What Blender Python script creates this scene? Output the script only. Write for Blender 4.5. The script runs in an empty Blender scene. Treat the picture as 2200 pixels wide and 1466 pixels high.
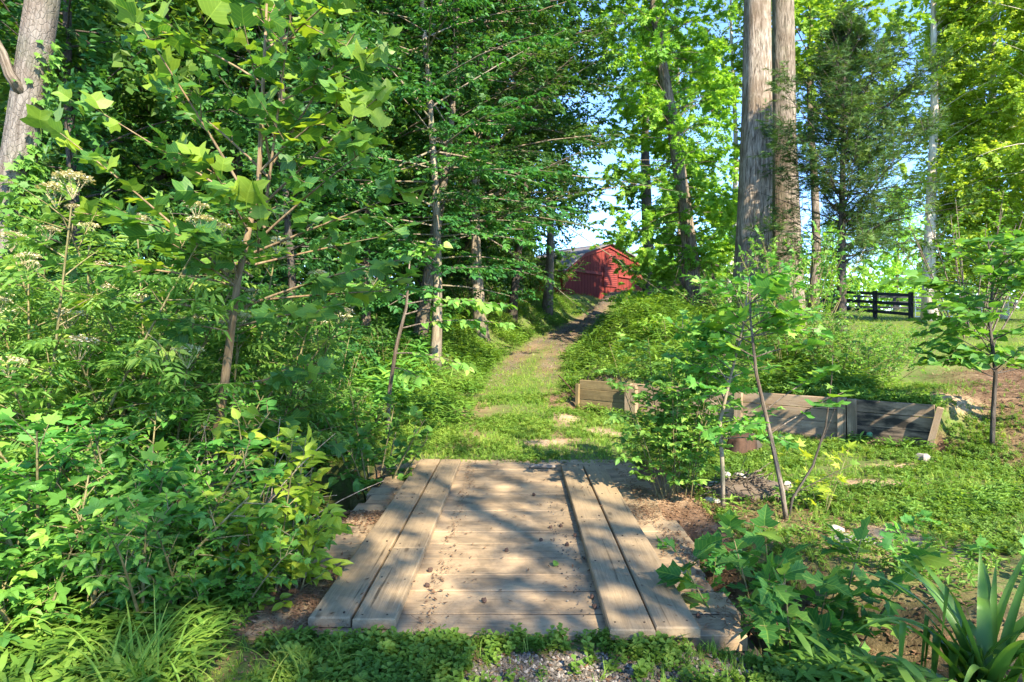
import bpy, math, random
import numpy as np
from mathutils import Vector, Matrix

R = np.random.default_rng(11)
random.seed(5)
SC = bpy.context.scene
COL = SC.collection
PI = math.pi
F = 1300.0            # focal length in photo pixels (photo 2200 wide)
EYE = 1.6

def W(px, d, py=None):
    """world x (and z) of a photo pixel at distance d, used only to read the layout"""
    x = (px - 1100) / F * d
    return x if py is None else (x, d, EYE - (py - 700) / F * d)

# ------------------------------------------------------------------ noise / terrain
def sst(a, b, x):
    t = np.clip((np.asarray(x, float) - a) / (b - a), 0, 1)
    return t * t * (3 - 2 * t)

def vn(x, y, f=1.0, s=0.0, z=0.0):
    x = np.asarray(x) * f; y = np.asarray(y) * f; z = np.asarray(z) * f
    a = np.sin(x * 1.7 + s + 1.3 * np.sin(y * 1.1 + s * 2.1)) * np.cos(y * 1.9 - s + 1.1 * np.sin(z * 1.5 + x * .7))
    b = np.sin(x * 3.9 - y * 2.3 + s * 3 + 1.7 * np.sin(y * 2.7 + z * 2.1)) * np.cos(z * 3.1 + y * 3.3 + x * 1.1 + s)
    c = np.sin(x * 8.1 + y * 5.2 + z * 6.3 + s) * np.cos(y * 7.3 - x * 4.1 + z * 5 + s * 1.7)
    return (a + .55 * b + .3 * c) / 1.5

WA = np.array([1.26, 11.3]); WB = np.array([5.39, 7.7])
WD = (WB - WA) / np.linalg.norm(WB - WA); WN = np.array([-WD[1], WD[0]]); WL = np.linalg.norm(WB - WA)
PY = np.array([-60, 0, 3, 7, 10, 14, 18, 22, 26, 30, 35, 42, 60, 120, 400.])
PX = np.array([-.4, 0, .05, .1, .15, .25, .6, 1.6, 2.95, 4.2, 5.5, 8.5, 14, 30, 90.])
PZ = np.array([0, 0, 0, 0, .05, .25, .6, 1.08, 1.55, 2.02, 2.6, 3.1, 3.4, 3.2, 2.5])
DX = np.array([-60, -8, -4, -2.4, -1.2, 0, 1.3, 1.9, 2.6, 4, 30.])
DY = np.array([9.0, 7.2, 6.4, 5.7, 5.3, 5.0, 4.0, 3.3, 2.7, 1.9, -4])

def wall_su(x, y):
    return (x - WA[0]) * WN[0] + (y - WA[1]) * WN[1], (x - WA[0]) * WD[0] + (y - WA[1]) * WD[1]

def Hh(x, y):
    x = np.asarray(x, float); y = np.asarray(y, float)
    cx = np.interp(y, PY, PX); pz = np.interp(y, PY, PZ)
    d = x - cx
    left = pz + sst(.9, 2.6, -d) * np.interp(y, [7, 11, 15, 24, 40], [0, .25, .8, .95, .7]) + np.clip(-d - 3, 0, 40) * .02 * sst(10, 16, y)
    s, u = wall_su(x, y)
    soft = 1 - sst(-.5, 0, u) * sst(WL + .45, WL - .05, u)       # 1 outside the walled stretch
    w0 = .04 - soft * 1.0; w1 = .15 + soft * 1.6
    t = np.clip((s - w0) / (w1 - w0), 0, 1); rise = t * t * (3 - 2 * t)
    hill = rise * (.50 + .052 * np.clip(s, 0, 40) + .85 * np.exp(-((x - 4.6) ** 2 + (y - 17) ** 2) / 26) + .15 * vn(x, y, .5, 2) * sst(.5, 3, s))
    k = sst(1.0, 3.2, d) * sst(9, 12, y) + (y <= 9) * 1.0
    k = np.where(y < 12, np.maximum(k, sst(9, 12, 12 - (y - 9)) * 1.0), k)
    right = np.maximum(hill, 0) * k + pz * (1 - k)
    far = sst(20, 34, y)
    right = right + far * .95 * np.exp(-((x - 7) ** 2) / 70)
    right = np.where(y < 12.5, hill * sst(.5, 1.6, d) + pz * (1 - sst(.5, 1.6, d)), np.maximum(right, pz * (1 - sst(2, 6, d))))
    z = np.where(d < 0, left, right)
    dc = np.interp(x, DX, DY)
    dd = np.abs(y - dc) / np.interp(x, [-8, 0, 2, 4, 8], [1.5, 1.25, .95, .7, .3])
    z = z - np.interp(x, [-30, -6, 0, 2.0, 3.2, 6], [1.0, 1.0, .95, .7, .3, 0]) * (1 - sst(.35, 1.15, dd))
    z = z + .5 * np.exp(-((x - 3.7) ** 2 / 3.2 + (y - 16.5) ** 2 / 12)) * sst(.9, 2.2, d)
    z = z + .025 * vn(x, y, 2.1, 4) * sst(7.2, 8.5, y) + .02 * vn(x, y, 3.3, 1) * sst(1.7, 2.6, np.abs(x))
    z = z  - .03 * (np.abs(x - .05) < 1.5) * sst(7.4, 7.0, y)
    return z

def H1(x, y): return float(Hh(np.array([x]), np.array([y]))[0])

# ------------------------------------------------------------------ mesh building
class MB:
    """collects vertices / faces / a per-vertex tone and board coordinates"""
    def __init__(s): s.v = []; s.f = []; s.r = []; s.b = []; s.n = 0; s.rv = np.random.default_rng(99)
    def add(s, v, f, r=None, b=None):
        v = np.asarray(v, float).reshape(-1, 3); n = len(v)
        s.v.append(v); s.f.append(np.asarray(f, np.int64) + s.n)
        s.r.append(np.full(n, .5) if r is None else np.broadcast_to(np.asarray(r, float), (n,)))
        s.b.append(np.zeros((n, 3)) if b is None else b)
        s.n += n
    def data(s, name, mat, smooth=False):
        me = bpy.data.meshes.new(name)
        V = np.concatenate(s.v); me.vertices.add(len(V)); me.vertices.foreach_set('co', V.ravel())
        tot = np.concatenate([np.full(len(f), f.shape[1]) for f in s.f])
        idx = np.concatenate([f.ravel() for f in s.f])
        me.loops.add(len(idx)); me.loops.foreach_set('vertex_index', idx.astype(np.int32))
        st = np.concatenate([[0], np.cumsum(tot)[:-1]])
        me.polygons.add(len(tot)); me.polygons.foreach_set('loop_start', st.astype(np.int32))
        me.polygons.foreach_set('use_smooth', np.full(len(tot), smooth))
        a = me.attributes.new('tone', 'FLOAT', 'POINT'); a.data.foreach_set('value', np.concatenate(s.r).astype(np.float32))
        b = np.concatenate(s.b)
        if np.abs(b).max() > 0:
            a = me.attributes.new('board', 'FLOAT_VECTOR', 'POINT'); a.data.foreach_set('vector', b.astype(np.float32).ravel())
        me.update(calc_edges=True); me.validate()
        for m in (mat if isinstance(mat, (list, tuple)) else [mat]): me.materials.append(m)
        return me
    # boxes as boards: axes given by centre, half extents and rotation about z
    def box(s, c, h, rz=0., r=None, tilt=0., bev=.006, axis=0):
        r = random.random() if r is None else r
        hx, hy, hz = h; k = min(bev, hx * .4, hy * .4, hz * .4)
        P = []
        for z, i in ((-hz, 0), (hz - k, 0), (hz, k)):
            P += [(-hx + i, -hy + i, z), (hx - i, -hy + i, z), (hx - i, hy - i, z), (-hx + i, hy - i, z)]
        P = np.array(P)
        f = [(3, 2, 1, 0), (8, 9, 10, 11)]
        for a in (0, 4):
            for i in range(4): j = (i + 1) % 4; f.append((a + i, a + j, a + 4 + j, a + 4 + i))
        bo = P.copy()
        if axis == 1: bo = bo[:, [1, 0, 2]]
        if axis == 2: bo = bo[:, [2, 0, 1]]
        bo = bo + np.array([r * 37, r * 11, r * 5])
        if tilt:
            ct, st_ = math.cos(tilt), math.sin(tilt); x, z = P[:, 0].copy(), P[:, 2].copy()
            P[:, 0] = x * ct + z * st_; P[:, 2] = -x * st_ + z * ct
        cz, sz = math.cos(rz), math.sin(rz); x, y = P[:, 0].copy(), P[:, 1].copy()
        P[:, 0] = x * cz - y * sz; P[:, 1] = x * sz + y * cz
        s.add(P + np.array(c), f, r, bo)
    def beam(s, a, b, w, h, r=None, up=(0, 0, 1)):
        """square bar from a to b"""
        r = random.random() if r is None else r
        a = np.array(a, float); b = np.array(b, float); d = b - a; L = np.linalg.norm(d); d /= L
        x = np.cross(d, up); x /= np.linalg.norm(x); y = np.cross(x, d)
        P = []; B = []
        for p, l in ((a, 0), (b, L)):
            for i, j in ((-1, -1), (1, -1), (1, 1), (-1, 1)):
                P.append(p + x * i * w / 2 + y * j * h / 2); B.append((l + r * 37, i * w / 2 + r * 11, j * h / 2))
        f = [(3, 2, 1, 0), (4, 5, 6, 7)] + [(i, (i + 1) % 4, 4 + (i + 1) % 4, 4 + i) for i in range(4)]
        s.add(P, f, r, np.array(B))
    def prism(s, poly, y0, y1, r=.5, xf=None):
        """polygon in x,z pushed from y0 to y1"""
        n = len(poly); P = np.array([(x, y0, z) for x, z in poly] + [(x, y1, z) for x, z in poly])
        B = P[:, [2, 0, 1]].copy()
        if xf is not None: P = xf(P)
        s.add(P, [tuple(range(n))], r, B[:]) if False else None
        s.v.append(P); s.r.append(np.full(2 * n, r)); s.b.append(B)
        s.f.append(np.array([list(range(n))]) + s.n); s.f.append(np.array([list(range(2 * n - 1, n - 1, -1))]) + s.n)
        s.f.append(np.array([(j, i, n + i, n + j) for i, j in ((i, (i + 1) % n) for i in range(n))]) + s.n)
        s.n += 2 * n

    def tube(s, pts, rad, sides=8, r=.5, rough=0., cap=True):
        pts = np.asarray(pts, float); n = len(pts); rad = np.asarray(rad, float)
        T = np.gradient(pts, axis=0); T /= np.linalg.norm(T, axis=1)[:, None] + 1e-9
        ref = np.array([0, 1., 0]) if abs(T[0][1]) < .8 else np.array([1., 0, 0])
        X = np.cross(T, ref); X /= np.linalg.norm(X, axis=1)[:, None] + 1e-9; Y = np.cross(T, X)
        a = np.linspace(0, 2 * PI, sides, endpoint=False)
        rr = rad[:, None] * (1 + rough * vn(np.cos(a)[None] * 1.3, np.sin(a)[None] * 1.3, 1.6, 3, np.arange(n)[:, None] * .35))
        P = pts[:, None] + rr[..., None] * (np.cos(a)[None, :, None] * X[:, None] + np.sin(a)[None, :, None] * Y[:, None])
        i = np.arange(n - 1)[:, None] * sides; j = np.arange(sides)[None]; k = (j + 1) % sides
        f = np.stack([i + j, i + k, i + sides + k, i + sides + j], -1).reshape(-1, 4)
        L = np.concatenate([[0], np.cumsum(np.linalg.norm(np.diff(pts, axis=0), axis=1))])
        B = np.stack([np.broadcast_to(L[:, None], rr.shape), rr * np.cos(a), rr * np.sin(a)], -1).reshape(-1, 3)
        s.add(P.reshape(-1, 3), f, r, B)
        if cap:
            base = s.n - n * sides
            s.f.append(np.array([list(range(base + (n - 1) * sides, base + n * sides))]))
            s.f.append(np.array([list(range(base + sides - 1, base - 1, -1))]))
    def tubes(s, C, r0, r1, seg=3, sides=4, r=.5):
        """many thin quadratic curves at once"""
        S, D, L, c = C; n = len(S)
        if n == 0: return
        t = np.linspace(0, 1, seg + 1)
        P = S[:, None] + D[:, None] * (L[:, None] * t)[..., None]
        P[..., 2] += (c * L)[:, None] * t ** 2
        T = D[:, None].repeat(seg + 1, 1).copy(); T[..., 2] += 2 * c[:, None] * t
        T /= np.linalg.norm(T, axis=-1)[..., None]
        ref = np.where(np.abs(T[..., 2:]) < .9, np.array([0, 0, 1.]), np.array([1., 0, 0]))
        X = np.cross(T, ref); X /= np.linalg.norm(X, axis=-1)[..., None] + 1e-9; Y = np.cross(T, X)
        a = np.linspace(0, 2 * PI, sides, endpoint=False)
        r0 = np.broadcast_to(np.asarray(r0, float), (n,)); r1 = np.broadcast_to(np.asarray(r1, float), (n,))
        rr = r0[:, None] * (1 - t) + r1[:, None] * t
        V = P[:, :, None] + rr[..., None, None] * (np.cos(a)[:, None] * X[:, :, None] + np.sin(a)[:, None] * Y[:, :, None])
        m = (seg + 1) * sides
        o = np.arange(n)[:, None, None] * m + np.arange(seg)[None, :, None] * sides
        j = np.arange(sides)[None, None]; k = (j + 1) % sides
        f = np.stack([o + j, o + k, o + sides + k, o + sides + j], -1).reshape(-1, 4)
        B = np.stack([np.broadcast_to((t * 1.0)[None, :, None], V.shape[:3]), V[..., 0], V[..., 1]], -1).reshape(-1, 3)
        s.add(V.reshape(-1, 3), f, np.repeat(np.broadcast_to(np.asarray(r, float), (n,)), m), B)
    def leaves(s, tpl, P, A, N, size, tone, vary=True):
        tv, tf = tpl; n = len(P)
        if n == 0: return
        A = A / (np.linalg.norm(A, axis=1)[:, None] + 1e-9)
        X = np.cross(A, N); X /= np.linalg.norm(X, axis=1)[:, None] + 1e-9; Z = np.cross(X, A)
        size = np.broadcast_to(np.asarray(size, float), (n,))
        sx = s.rv.uniform(.78, 1.15, n)[:, None, None]; sz = s.rv.uniform(.1, 2.4, n)[:, None, None]; sk = s.rv.normal(0, .12, n)[:, None, None]
        if not vary: sx, sz, sk = 1., 1., 0.
        tx = tv[None, :, 0:1] * sx + sk * tv[None, :, 1:2] ** 2
        V = P[:, None] + size[:, None, None] * (tx * X[:, None] + tv[None, :, 1:2] * A[:, None] + tv[None, :, 2:3] * sz * Z[:, None])
        f = (np.arange(n)[:, None, None] * len(tv) + tf[None]).reshape(-1, tf.shape[1])
        s.add(V.reshape(-1, 3), f, np.repeat(np.broadcast_to(tone, (n,)), len(tv)), np.tile(tv, (n, 1)))

def nrm(a): return a / (np.linalg.norm(a, axis=-1, keepdims=True) + 1e-9)

# ------------------------------------------------------------------ leaf templates (x across, y from stalk to tip, z up)
def fan(outline, c, fold=.2, curl=.12, stalk=0.):
    o = list(outline) + [(-x, y) for x, y in reversed(outline[1:-1])] if outline[0][0] == 0 else outline
    V = [(c[0], c[1], 0)] + [(x, y, fold * abs(x) - curl * (y - .3) ** 2 - .25 * fold * x * x) for x, y in o]
    n = len(o); T = [(0, 1 + i, 1 + (i + 1) % n) for i in range(n)]
    if stalk:
        k = len(V); V += [(-.012, 0, 0), (.012, 0, 0), (0, -stalk, .05)]; T.append((k, k + 1, k + 2))
    return np.array(V, float), np.array(T)
LEAF_FAR = (np.array([(0, 0, 0), (.32, .45, .07), (0, 1, -.06), (-.32, .45, .07)], float), np.array([(0, 1, 2), (0, 2, 3)]))
LEAF_OVATE = fan([(0, 0), (.2, .12), (.31, .36), (.24, .66), (0, 1.05)], (0, .42), .22, .18, .15)
LEAF_HEART = fan([(0, 0), (.3, -.08), (.47, .16), (.42, .45), (.22, .75), (0, .98)], (0, .36), .18, .15, .3)
LEAF_TULIP = fan([(0, 0), (.2, -.04), (.42, .06), (.62, .24), (.40, .38), (.36, .5), (.47, .86), (.24, .84), (0, .72)], (0, .36), .2, .2, .45)
LEAF_STAR = fan([(0, 0), (.18, -.04), (.5, .06), (.24, .26), (.56, .62), (.2, .52), (0, 1.0)], (0, .3), .14, .2, .35)
LEAF_LOBE = fan([(0, 0), (.15, -.06), (.34, .02), (.58, .3), (.34, .36), (.2, .46), (.34, .72), (.2, .74), (0, 1.0)], (0, .3), .18, .2, .4)
LEAF_MAPLE = fan([(0, 0), (.34, -.02), (.3, .16), (.56, .42), (.34, .46), (.34, .62), (.14, .6), (0, .98)], (0, .3), .16, .16, .3)
LEAF_LANCE = (np.array([(0, 0, 0), (.1, .3, .03), (.085, .65, .0), (0, 1, -.16), (-.085, .65, .0), (-.1, .3, .03)], float), np.array([(0, 1, 5), (1, 2, 5), (2, 4, 5), (2, 3, 4)]))
def combine(parts):
    V = []; T = []; n = 0
    for (v, t), pos, ang, sc, tilt in parts:
        c, s_ = math.cos(ang), math.sin(ang); v = v * sc
        ct, st_ = math.cos(tilt), math.sin(tilt)
        y, z = v[:, 1] * ct - v[:, 2] * st_, v[:, 1] * st_ + v[:, 2] * ct
        q = np.stack([v[:, 0] * c + y * s_, -v[:, 0] * s_ + y * c, z], 1) + np.array(pos)
        V.append(q); T.append(t + n); n += len(q)
    return np.concatenate(V), np.concatenate(T)
LEAFLET = (np.array([(0, 0, 0), (.17, .4, .05), (0, 1, -.12), (-.17, .4, .05)], float), np.array([(0, 1, 2), (0, 2, 3)]))
RACHIS = (np.array([(-.01, 0, 0), (.01, 0, 0), (0, .8, -.04)], float), np.array([(0, 1, 2)]))
LEAF_ELDER = combine([(RACHIS, (0, 0, 0), 0, 1, 0)] + [(LEAFLET, (0, y, -.03), s_ * 1.1, .42, -.1) for y in (.3, .52, .74) for s_ in (-1, 1)] + [(LEAFLET, (0, .8, -.04), 0, .42, -.2)])
LEAF_THREE = combine([(RACHIS, (0, 0, 0), 0, .7, 0)] + [(LEAF_OVATE, (0, .5, 0), a, .52, -.1) for a in (-1.25, 0, 1.25)])
LEAF_CLOVER = combine([(RACHIS, (0, -.5, 0), 0, .7, 0)] + [((np.array([(0, 0, 0), (.24, .42, .06), (0, .6, 0), (-.24, .42, .06)], float), np.array([(0, 1, 2), (0, 2, 3)])), (0, 0, 0), a, .9, .1) for a in (-2.05, 0, 2.05)])
SPRIG = combine([((np.array([(-.075, 0, 0), (.075, 0, 0), (0, 1, 0)], float), np.array([(0, 1, 2)])), (0, y, 0), a, s_, t) for y, a, s_, t in ((0, 0, 1, 0), (.15, .55, .6, .15), (.2, -.55, .6, -.1), (.42, .5, .5, -.2), (.48, -.5, .5, .2))])
def blade(seg=3, w=.05, bend=.5):
    V = []; T = []
    for i in range(seg + 1):
        t = i / seg; ww = w * (1 - t) ** .6 if i < seg else 0
        y = bend * t * t; z = t * (1 - .35 * bend * t)
        V += [(-ww, y, z), (ww, y, z)]
    for i in range(seg): a = 2 * i; T += [(a, a + 1, a + 3), (a, a + 3, a + 2)]
    return np.array(V, float), np.array(T[:-1] if False else T)
def tuft(n, seed, spread=.6, w=.03):
    rr = np.random.default_rng(seed); ps = []
    for i in range(n):
        v, t = blade(2, w * rr.uniform(.7, 1.3), rr.uniform(.15, spread * 1.6)); ps.append(((v, t), (rr.normal(0, .06), rr.normal(0, .06), 0), rr.uniform(0, 6.28), rr.uniform(.5, 1.1), 0))
    return combine(ps)
TUFT = tuft(6, 3); TUFT2 = tuft(7, 9, .9, .022)
def weed(seed, n=7, tpl=LEAFLET, size=.5):
    """a little upright herb: y is up here"""
    rr = np.random.default_rng(seed); V = []; T = []; k = 0
    st = np.array([(-.012, 0, 0), (.012, 0, 0), (0, .8, .05)], float); V.append(st); T.append(np.array([(0, 1, 2)])); k = 3
    for i in range(n):
        a = i * 2.4 + rr.normal(0, .3); h = .2 + .65 * i / n; e = rr.uniform(-.1, .5); s_ = size * rr.uniform(.7, 1.2)
        ax = np.array([math.cos(a) * math.cos(e), math.sin(e), math.sin(a) * math.cos(e)]); up = np.array([0, 1, 0.]); x = np.cross(ax, up); x /= np.linalg.norm(x); z = np.cross(x, ax)
        v = tpl[0]; V.append(np.array([0, h, 0]) + s_ * (v[:, :1] * x + v[:, 1:2] * ax + v[:, 2:] * z)); T.append(tpl[1] + k); k += len(v)
    return np.concatenate(V), np.concatenate(T)
WEED = weed(1); WEED2 = weed(5, 8, LEAFLET, .42); STILT = weed(8, 8, LEAF_LANCE, .6); STRAWB = weed(4, 5, LEAF_CLOVER, .6)

# ------------------------------------------------------------------ materials
def new_mat(name):
    m = bpy.data.materials.new(name); m.use_nodes = True; nt = m.node_tree; nt.nodes.clear()
    return m, nt, nt.nodes.new('ShaderNodeOutputMaterial')
def nd(nt, typ, **kw):
    n = nt.nodes.new(typ)
    for k, v in kw.items():
        if k in n.inputs.keys() if isinstance(k, str) else False: n.inputs[k].default_value = v
        else: setattr(n, k, v)
    return n
def ramp(nt, fac, stops):
    n = nt.nodes.new('ShaderNodeValToRGB'); e = n.color_ramp.elements
    while len(e) < len(stops): e.new(.5)
    for q, (p, c) in zip(e, stops): q.position = p; q.color = (*c, 1)
    nt.links.new(fac, n.inputs[0]); return n.outputs[0]
def mixc(nt, fac, a, b, mode='MIX'):
    n = nt.nodes.new('ShaderNodeMix'); n.data_type = 'RGBA'; n.blend_type = mode
    for sock, v in ((n.inputs[0], fac), (n.inputs[6], a), (n.inputs[7], b)):
        if hasattr(v, 'is_linked'): nt.links.new(v, sock)
        elif isinstance(v, (int, float)): sock.default_value = v
        else: sock.default_value = (*v, 1)
    return n.outputs[2]
def noise(nt, vec, scale, detail=4, rough=.55, dist=0.):
    n = nt.nodes.new('ShaderNodeTexNoise'); n.inputs['Scale'].default_value = scale; n.inputs['Detail'].default_value = detail
    n.inputs['Roughness'].default_value = rough; n.inputs['Distortion'].default_value = dist
    if vec is not None: nt.links.new(vec, n.inputs['Vector'])
    return n.outputs[0]
def attr(nt, name, out): 
    n = nt.nodes.new('ShaderNodeAttribute'); n.attribute_name = name; return n.outputs[out]
def mapping(nt, vec, sc):
    n = nt.nodes.new('ShaderNodeMapping'); n.inputs['Scale'].default_value = sc; nt.links.new(vec, n.inputs[0]); return n.outputs[0]
def math_(nt, op, a, b=0., clamp=False):
    n = nt.nodes.new('ShaderNodeMath'); n.operation = op; n.use_clamp = clamp
    for i, v in ((0, a), (1, b)):
        if hasattr(v, 'is_linked'): nt.links.new(v, n.inputs[i])
        else: n.inputs[i].default_value = v
    return n.outputs[0]
def bump(nt, h, strength=.4, dist=.02):
    n = nt.nodes.new('ShaderNodeBump'); n.inputs['Strength'].default_value = strength; n.inputs['Distance'].default_value = dist
    nt.links.new(h, n.inputs['Height']); return n.outputs[0]
def finish(nt, out, col, rough=.8, nrml=None, spec=.3):
    p = nt.nodes.new('ShaderNodeBsdfPrincipled'); p.inputs['Specular IOR Level'].default_value = spec
    if hasattr(col, 'is_linked'): nt.links.new(col, p.inputs['Base Color'])
    else: p.inputs['Base Color'].default_value = (*col, 1)
    if hasattr(rough, 'is_linked'): nt.links.new(rough, p.inputs['Roughness'])
    else: p.inputs['Roughness'].default_value = rough
    if nrml is not None: nt.links.new(nrml, p.inputs['Normal'])
    nt.links.new(p.outputs[0], out.inputs[0]); return p

def leaf_mat(name, dark, mid, light, trans=.45, rough=.5, spec=.3, tcol=1.35, gain=1.45, veins=0.):
    dark, mid, light = [tuple(min(.85, c * g * gain) for c, g in zip(k, (1.2, 1.04, .82))) for k in (dark, mid, light)] if gain != 1 else (dark, mid, light)
    m, nt, out = new_mat(name)
    c = ramp(nt, attr(nt, 'tone', 'Fac'), [(0, dark), (.55, mid), (1, light)])
    if veins:
        sp = nt.nodes.new('ShaderNodeSeparateXYZ'); nt.links.new(attr(nt, 'board', 'Vector'), sp.inputs[0])
        ax = math_(nt, 'ABSOLUTE', sp.outputs[0]); md = ramp(nt, ax, [(.008, (1, 1, 1)), (.03, (0, 0, 0))])
        fr = math_(nt, 'FRACT', math_(nt, 'MULTIPLY', math_(nt, 'SUBTRACT', sp.outputs[1], math_(nt, 'MULTIPLY', ax, .9)), 6.))
        vv = math_(nt, 'MAXIMUM', md, math_(nt, 'MULTIPLY', ramp(nt, math_(nt, 'ABSOLUTE', math_(nt, 'SUBTRACT', fr, .5)), [(.03, (1, 1, 1)), (.12, (0, 0, 0))]), .6))
        c = mixc(nt, math_(nt, 'MULTIPLY', vv, veins), c, tuple(min(.8, q * 1.5 + .03) for q in light))
        pn = noise(nt, nt.nodes.new('ShaderNodeNewGeometry').outputs['Position'], 14, 3)
        c = mixc(nt, ramp(nt, pn, [(.55, (0, 0, 0)), (.8, (.5, .5, .5))]), c, dark)
    oi = nt.nodes.new('ShaderNodeObjectInfo')
    hs = nt.nodes.new('ShaderNodeHueSaturation'); nt.links.new(c, hs.inputs['Color'])
    nt.links.new(math_(nt, 'ADD', math_(nt, 'MULTIPLY', oi.outputs['Random'], .03), .485), hs.inputs['Hue'])
    nt.links.new(math_(nt, 'ADD', math_(nt, 'MULTIPLY', oi.outputs['Random'], .3), .85), hs.inputs['Value'])
    p = nt.nodes.new('ShaderNodeBsdfPrincipled'); p.inputs['Roughness'].default_value = rough; p.inputs['Specular IOR Level'].default_value = spec
    nt.links.new(hs.outputs[0], p.inputs['Base Color'])
    tr = nt.nodes.new('ShaderNodeBsdfTranslucent')
    nt.links.new(mixc(nt, 1., hs.outputs[0], (tcol * 1.25, tcol * 1.15, tcol * .45), 'MULTIPLY'), tr.inputs[0])
    mx = nt.nodes.new('ShaderNodeMixShader'); mx.inputs[0].default_value = trans
    nt.links.new(p.outputs[0], mx.inputs[1]); nt.links.new(tr.outputs[0], mx.inputs[2]); nt.links.new(mx.outputs[0], out.inputs[0])
    return m

M = {}
M['forest'] = leaf_mat('forest_leaf', (.020, .062, .016), (.038, .105, .022), (.085, .17, .03))
M['beech'] = leaf_mat('beech_leaf', (.018, .07, .026), (.032, .11, .032), (.06, .15, .035), .36, gain=1.25)
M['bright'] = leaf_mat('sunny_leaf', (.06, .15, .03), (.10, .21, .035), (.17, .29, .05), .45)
M['sunny'] = leaf_mat('sunlit_yellow_green_leaf', (.075, .17, .028), (.12, .23, .036), (.17, .27, .055), .5, gain=1.95)  # gain lifted so the leaf colour itself carries the sunlight on these crowns
M['tulip'] = leaf_mat('tulip_leaf', (.022, .10, .034), (.042, .15, .036), (.125, .24, .03), .45, .45, .35, veins=.4)
M['elder'] = leaf_mat('elder_leaf', (.035, .11, .03), (.065, .16, .035), (.13, .23, .06), .42, gain=1.8)
M['shrub'] = leaf_mat('shrub_leaf', (.03, .10, .028), (.055, .15, .032), (.11, .22, .04), .42, gain=1.75)
M['lobed'] = leaf_mat('lobed_leaf', (.022, .09, .026), (.045, .14, .034), (.12, .21, .035), .45, .6, .2, veins=.35)
M['young'] = leaf_mat('young_leaf', (.07, .15, .02), (.12, .22, .025), (.19, .28, .04), .45, veins=.3)
M['cedar'] = leaf_mat('cedar_leaf', (.018, .05, .018), (.033, .08, .024), (.07, .115, .032), .25, .6, .2)
M['weed'] = leaf_mat('weed_leaf', (.04, .11, .022), (.07, .165, .028), (.13, .24, .05), .4, .55, .25)
M['grass'] = leaf_mat('grass_blade', (.05, .12, .022), (.09, .18, .03), (.19, .26, .065), .35, .55, .2)
M['strap'] = leaf_mat('strap_leaf', (.03, .10, .02), (.05, .14, .028), (.085, .19, .045), .35, .4, .4)
M['flower'] = leaf_mat('elder_flower', (.5, .45, .27), (.66, .62, .42), (.78, .76, .6), .3, .8, .1, .8, 1)
M['straw'] = leaf_mat('dry_straw', (.10, .055, .03), (.19, .115, .065), (.34, .24, .15), .15, .8, .1, .7, 1)

def bark_mat(name, dark, light, sx=9., bs=.6, moss=0., plates=0.):
    m, nt, out = new_mat(name)
    b = attr(nt, 'board', 'Vector')
    v = mapping(nt, b, (.28 * sx, 2.4 * sx, 2.4 * sx))
    n1 = noise(nt, v, 2.2, 6, .68, .7); n2 = noise(nt, b, 1.3, 4, .6)
    c = ramp(nt, n1, [(.38, dark), (.5, tuple((d + l) / 2 for d, l in zip(dark, light))), (.6, light)])
    c = mixc(nt, ramp(nt, n2, [(.45, (0, 0, 0)), (.62, (.6, .6, .6))]), c, (dark[0] * 1.5, dark[1] * 1.3, dark[2] * 1.1))
    if plates:
        vo = nt.nodes.new('ShaderNodeTexVoronoi'); vo.feature = 'DISTANCE_TO_EDGE'; vo.inputs['Scale'].default_value = 1.
        ds = nt.nodes.new('ShaderNodeVectorMath'); ds.operation = 'ADD'; nt.links.new(mapping(nt, b, (plates * .55, plates, plates)), ds.inputs[0])
        nn = nt.nodes.new('ShaderNodeTexNoise'); nn.inputs['Scale'].default_value = 14; nt.links.new(b, nn.inputs['Vector']); nt.links.new(nn.outputs[1], ds.inputs[1]); nt.links.new(ds.outputs[0], vo.inputs['Vector'])
        eg = ramp(nt, vo.outputs[0], [(.0, (.75, .75, .75)), (.12, (1, 1, 1))])
        c = mixc(nt, eg, tuple(d * .8 for d in dark), c); n1 = mixc(nt, .65, n1, eg)
    if moss: c = mixc(nt, math_(nt, 'MULTIPLY', ramp(nt, noise(nt, b, 3.1, 4), [(.5, (0, 0, 0)), (.7, (1, 1, 1))]), moss), c, (.10, .13, .06))
    finish(nt, out, c, .9, bump(nt, n1, bs, .035), .15); return m
M['bark'] = bark_mat('bark_grey_brown', (.06, .045, .033), (.25, .205, .165), 5, .9, .15)
M['pine_bark'] = bark_mat('bark_plated', (.085, .072, .062), (.205, .185, .168), 4., 1., .2, 22)
M['poplar_dark_shaded'] = bark_mat('bark_dark_shaded_furrowed', (.06, .048, .036), (.26, .215, .17), 4.2, 1., .2)  # darker poplar bark; the farther trunk's shade is put into this colour
M['poplar_bark'] = bark_mat('bark_pale_furrowed', (.08, .062, .046), (.36, .30, .24), 4.2, 1., .12)
M['pale_bark'] = bark_mat('bark_pale_smooth', (.30, .27, .24), (.62, .58, .53), 3, .3)
M['dark_bark'] = bark_mat('bark_dark', (.035, .03, .026), (.11, .095, .08), 9, .6)
M['beech_bark'] = bark_mat('bark_smooth_grey', (.12, .10, .075), (.30, .25, .19), 4, .35, .5)
M['tan_bark'] = bark_mat('bark_tan_young', (.11, .078, .046), (.25, .19, .12), 5, .3)
M['stem'] = bark_mat('green_brown_stem', (.10, .095, .04), (.24, .21, .11), 6, .3)
M['dead'] = bark_mat('dead_wood', (.14, .11, .085), (.36, .31, .25), 6, .4)

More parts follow.
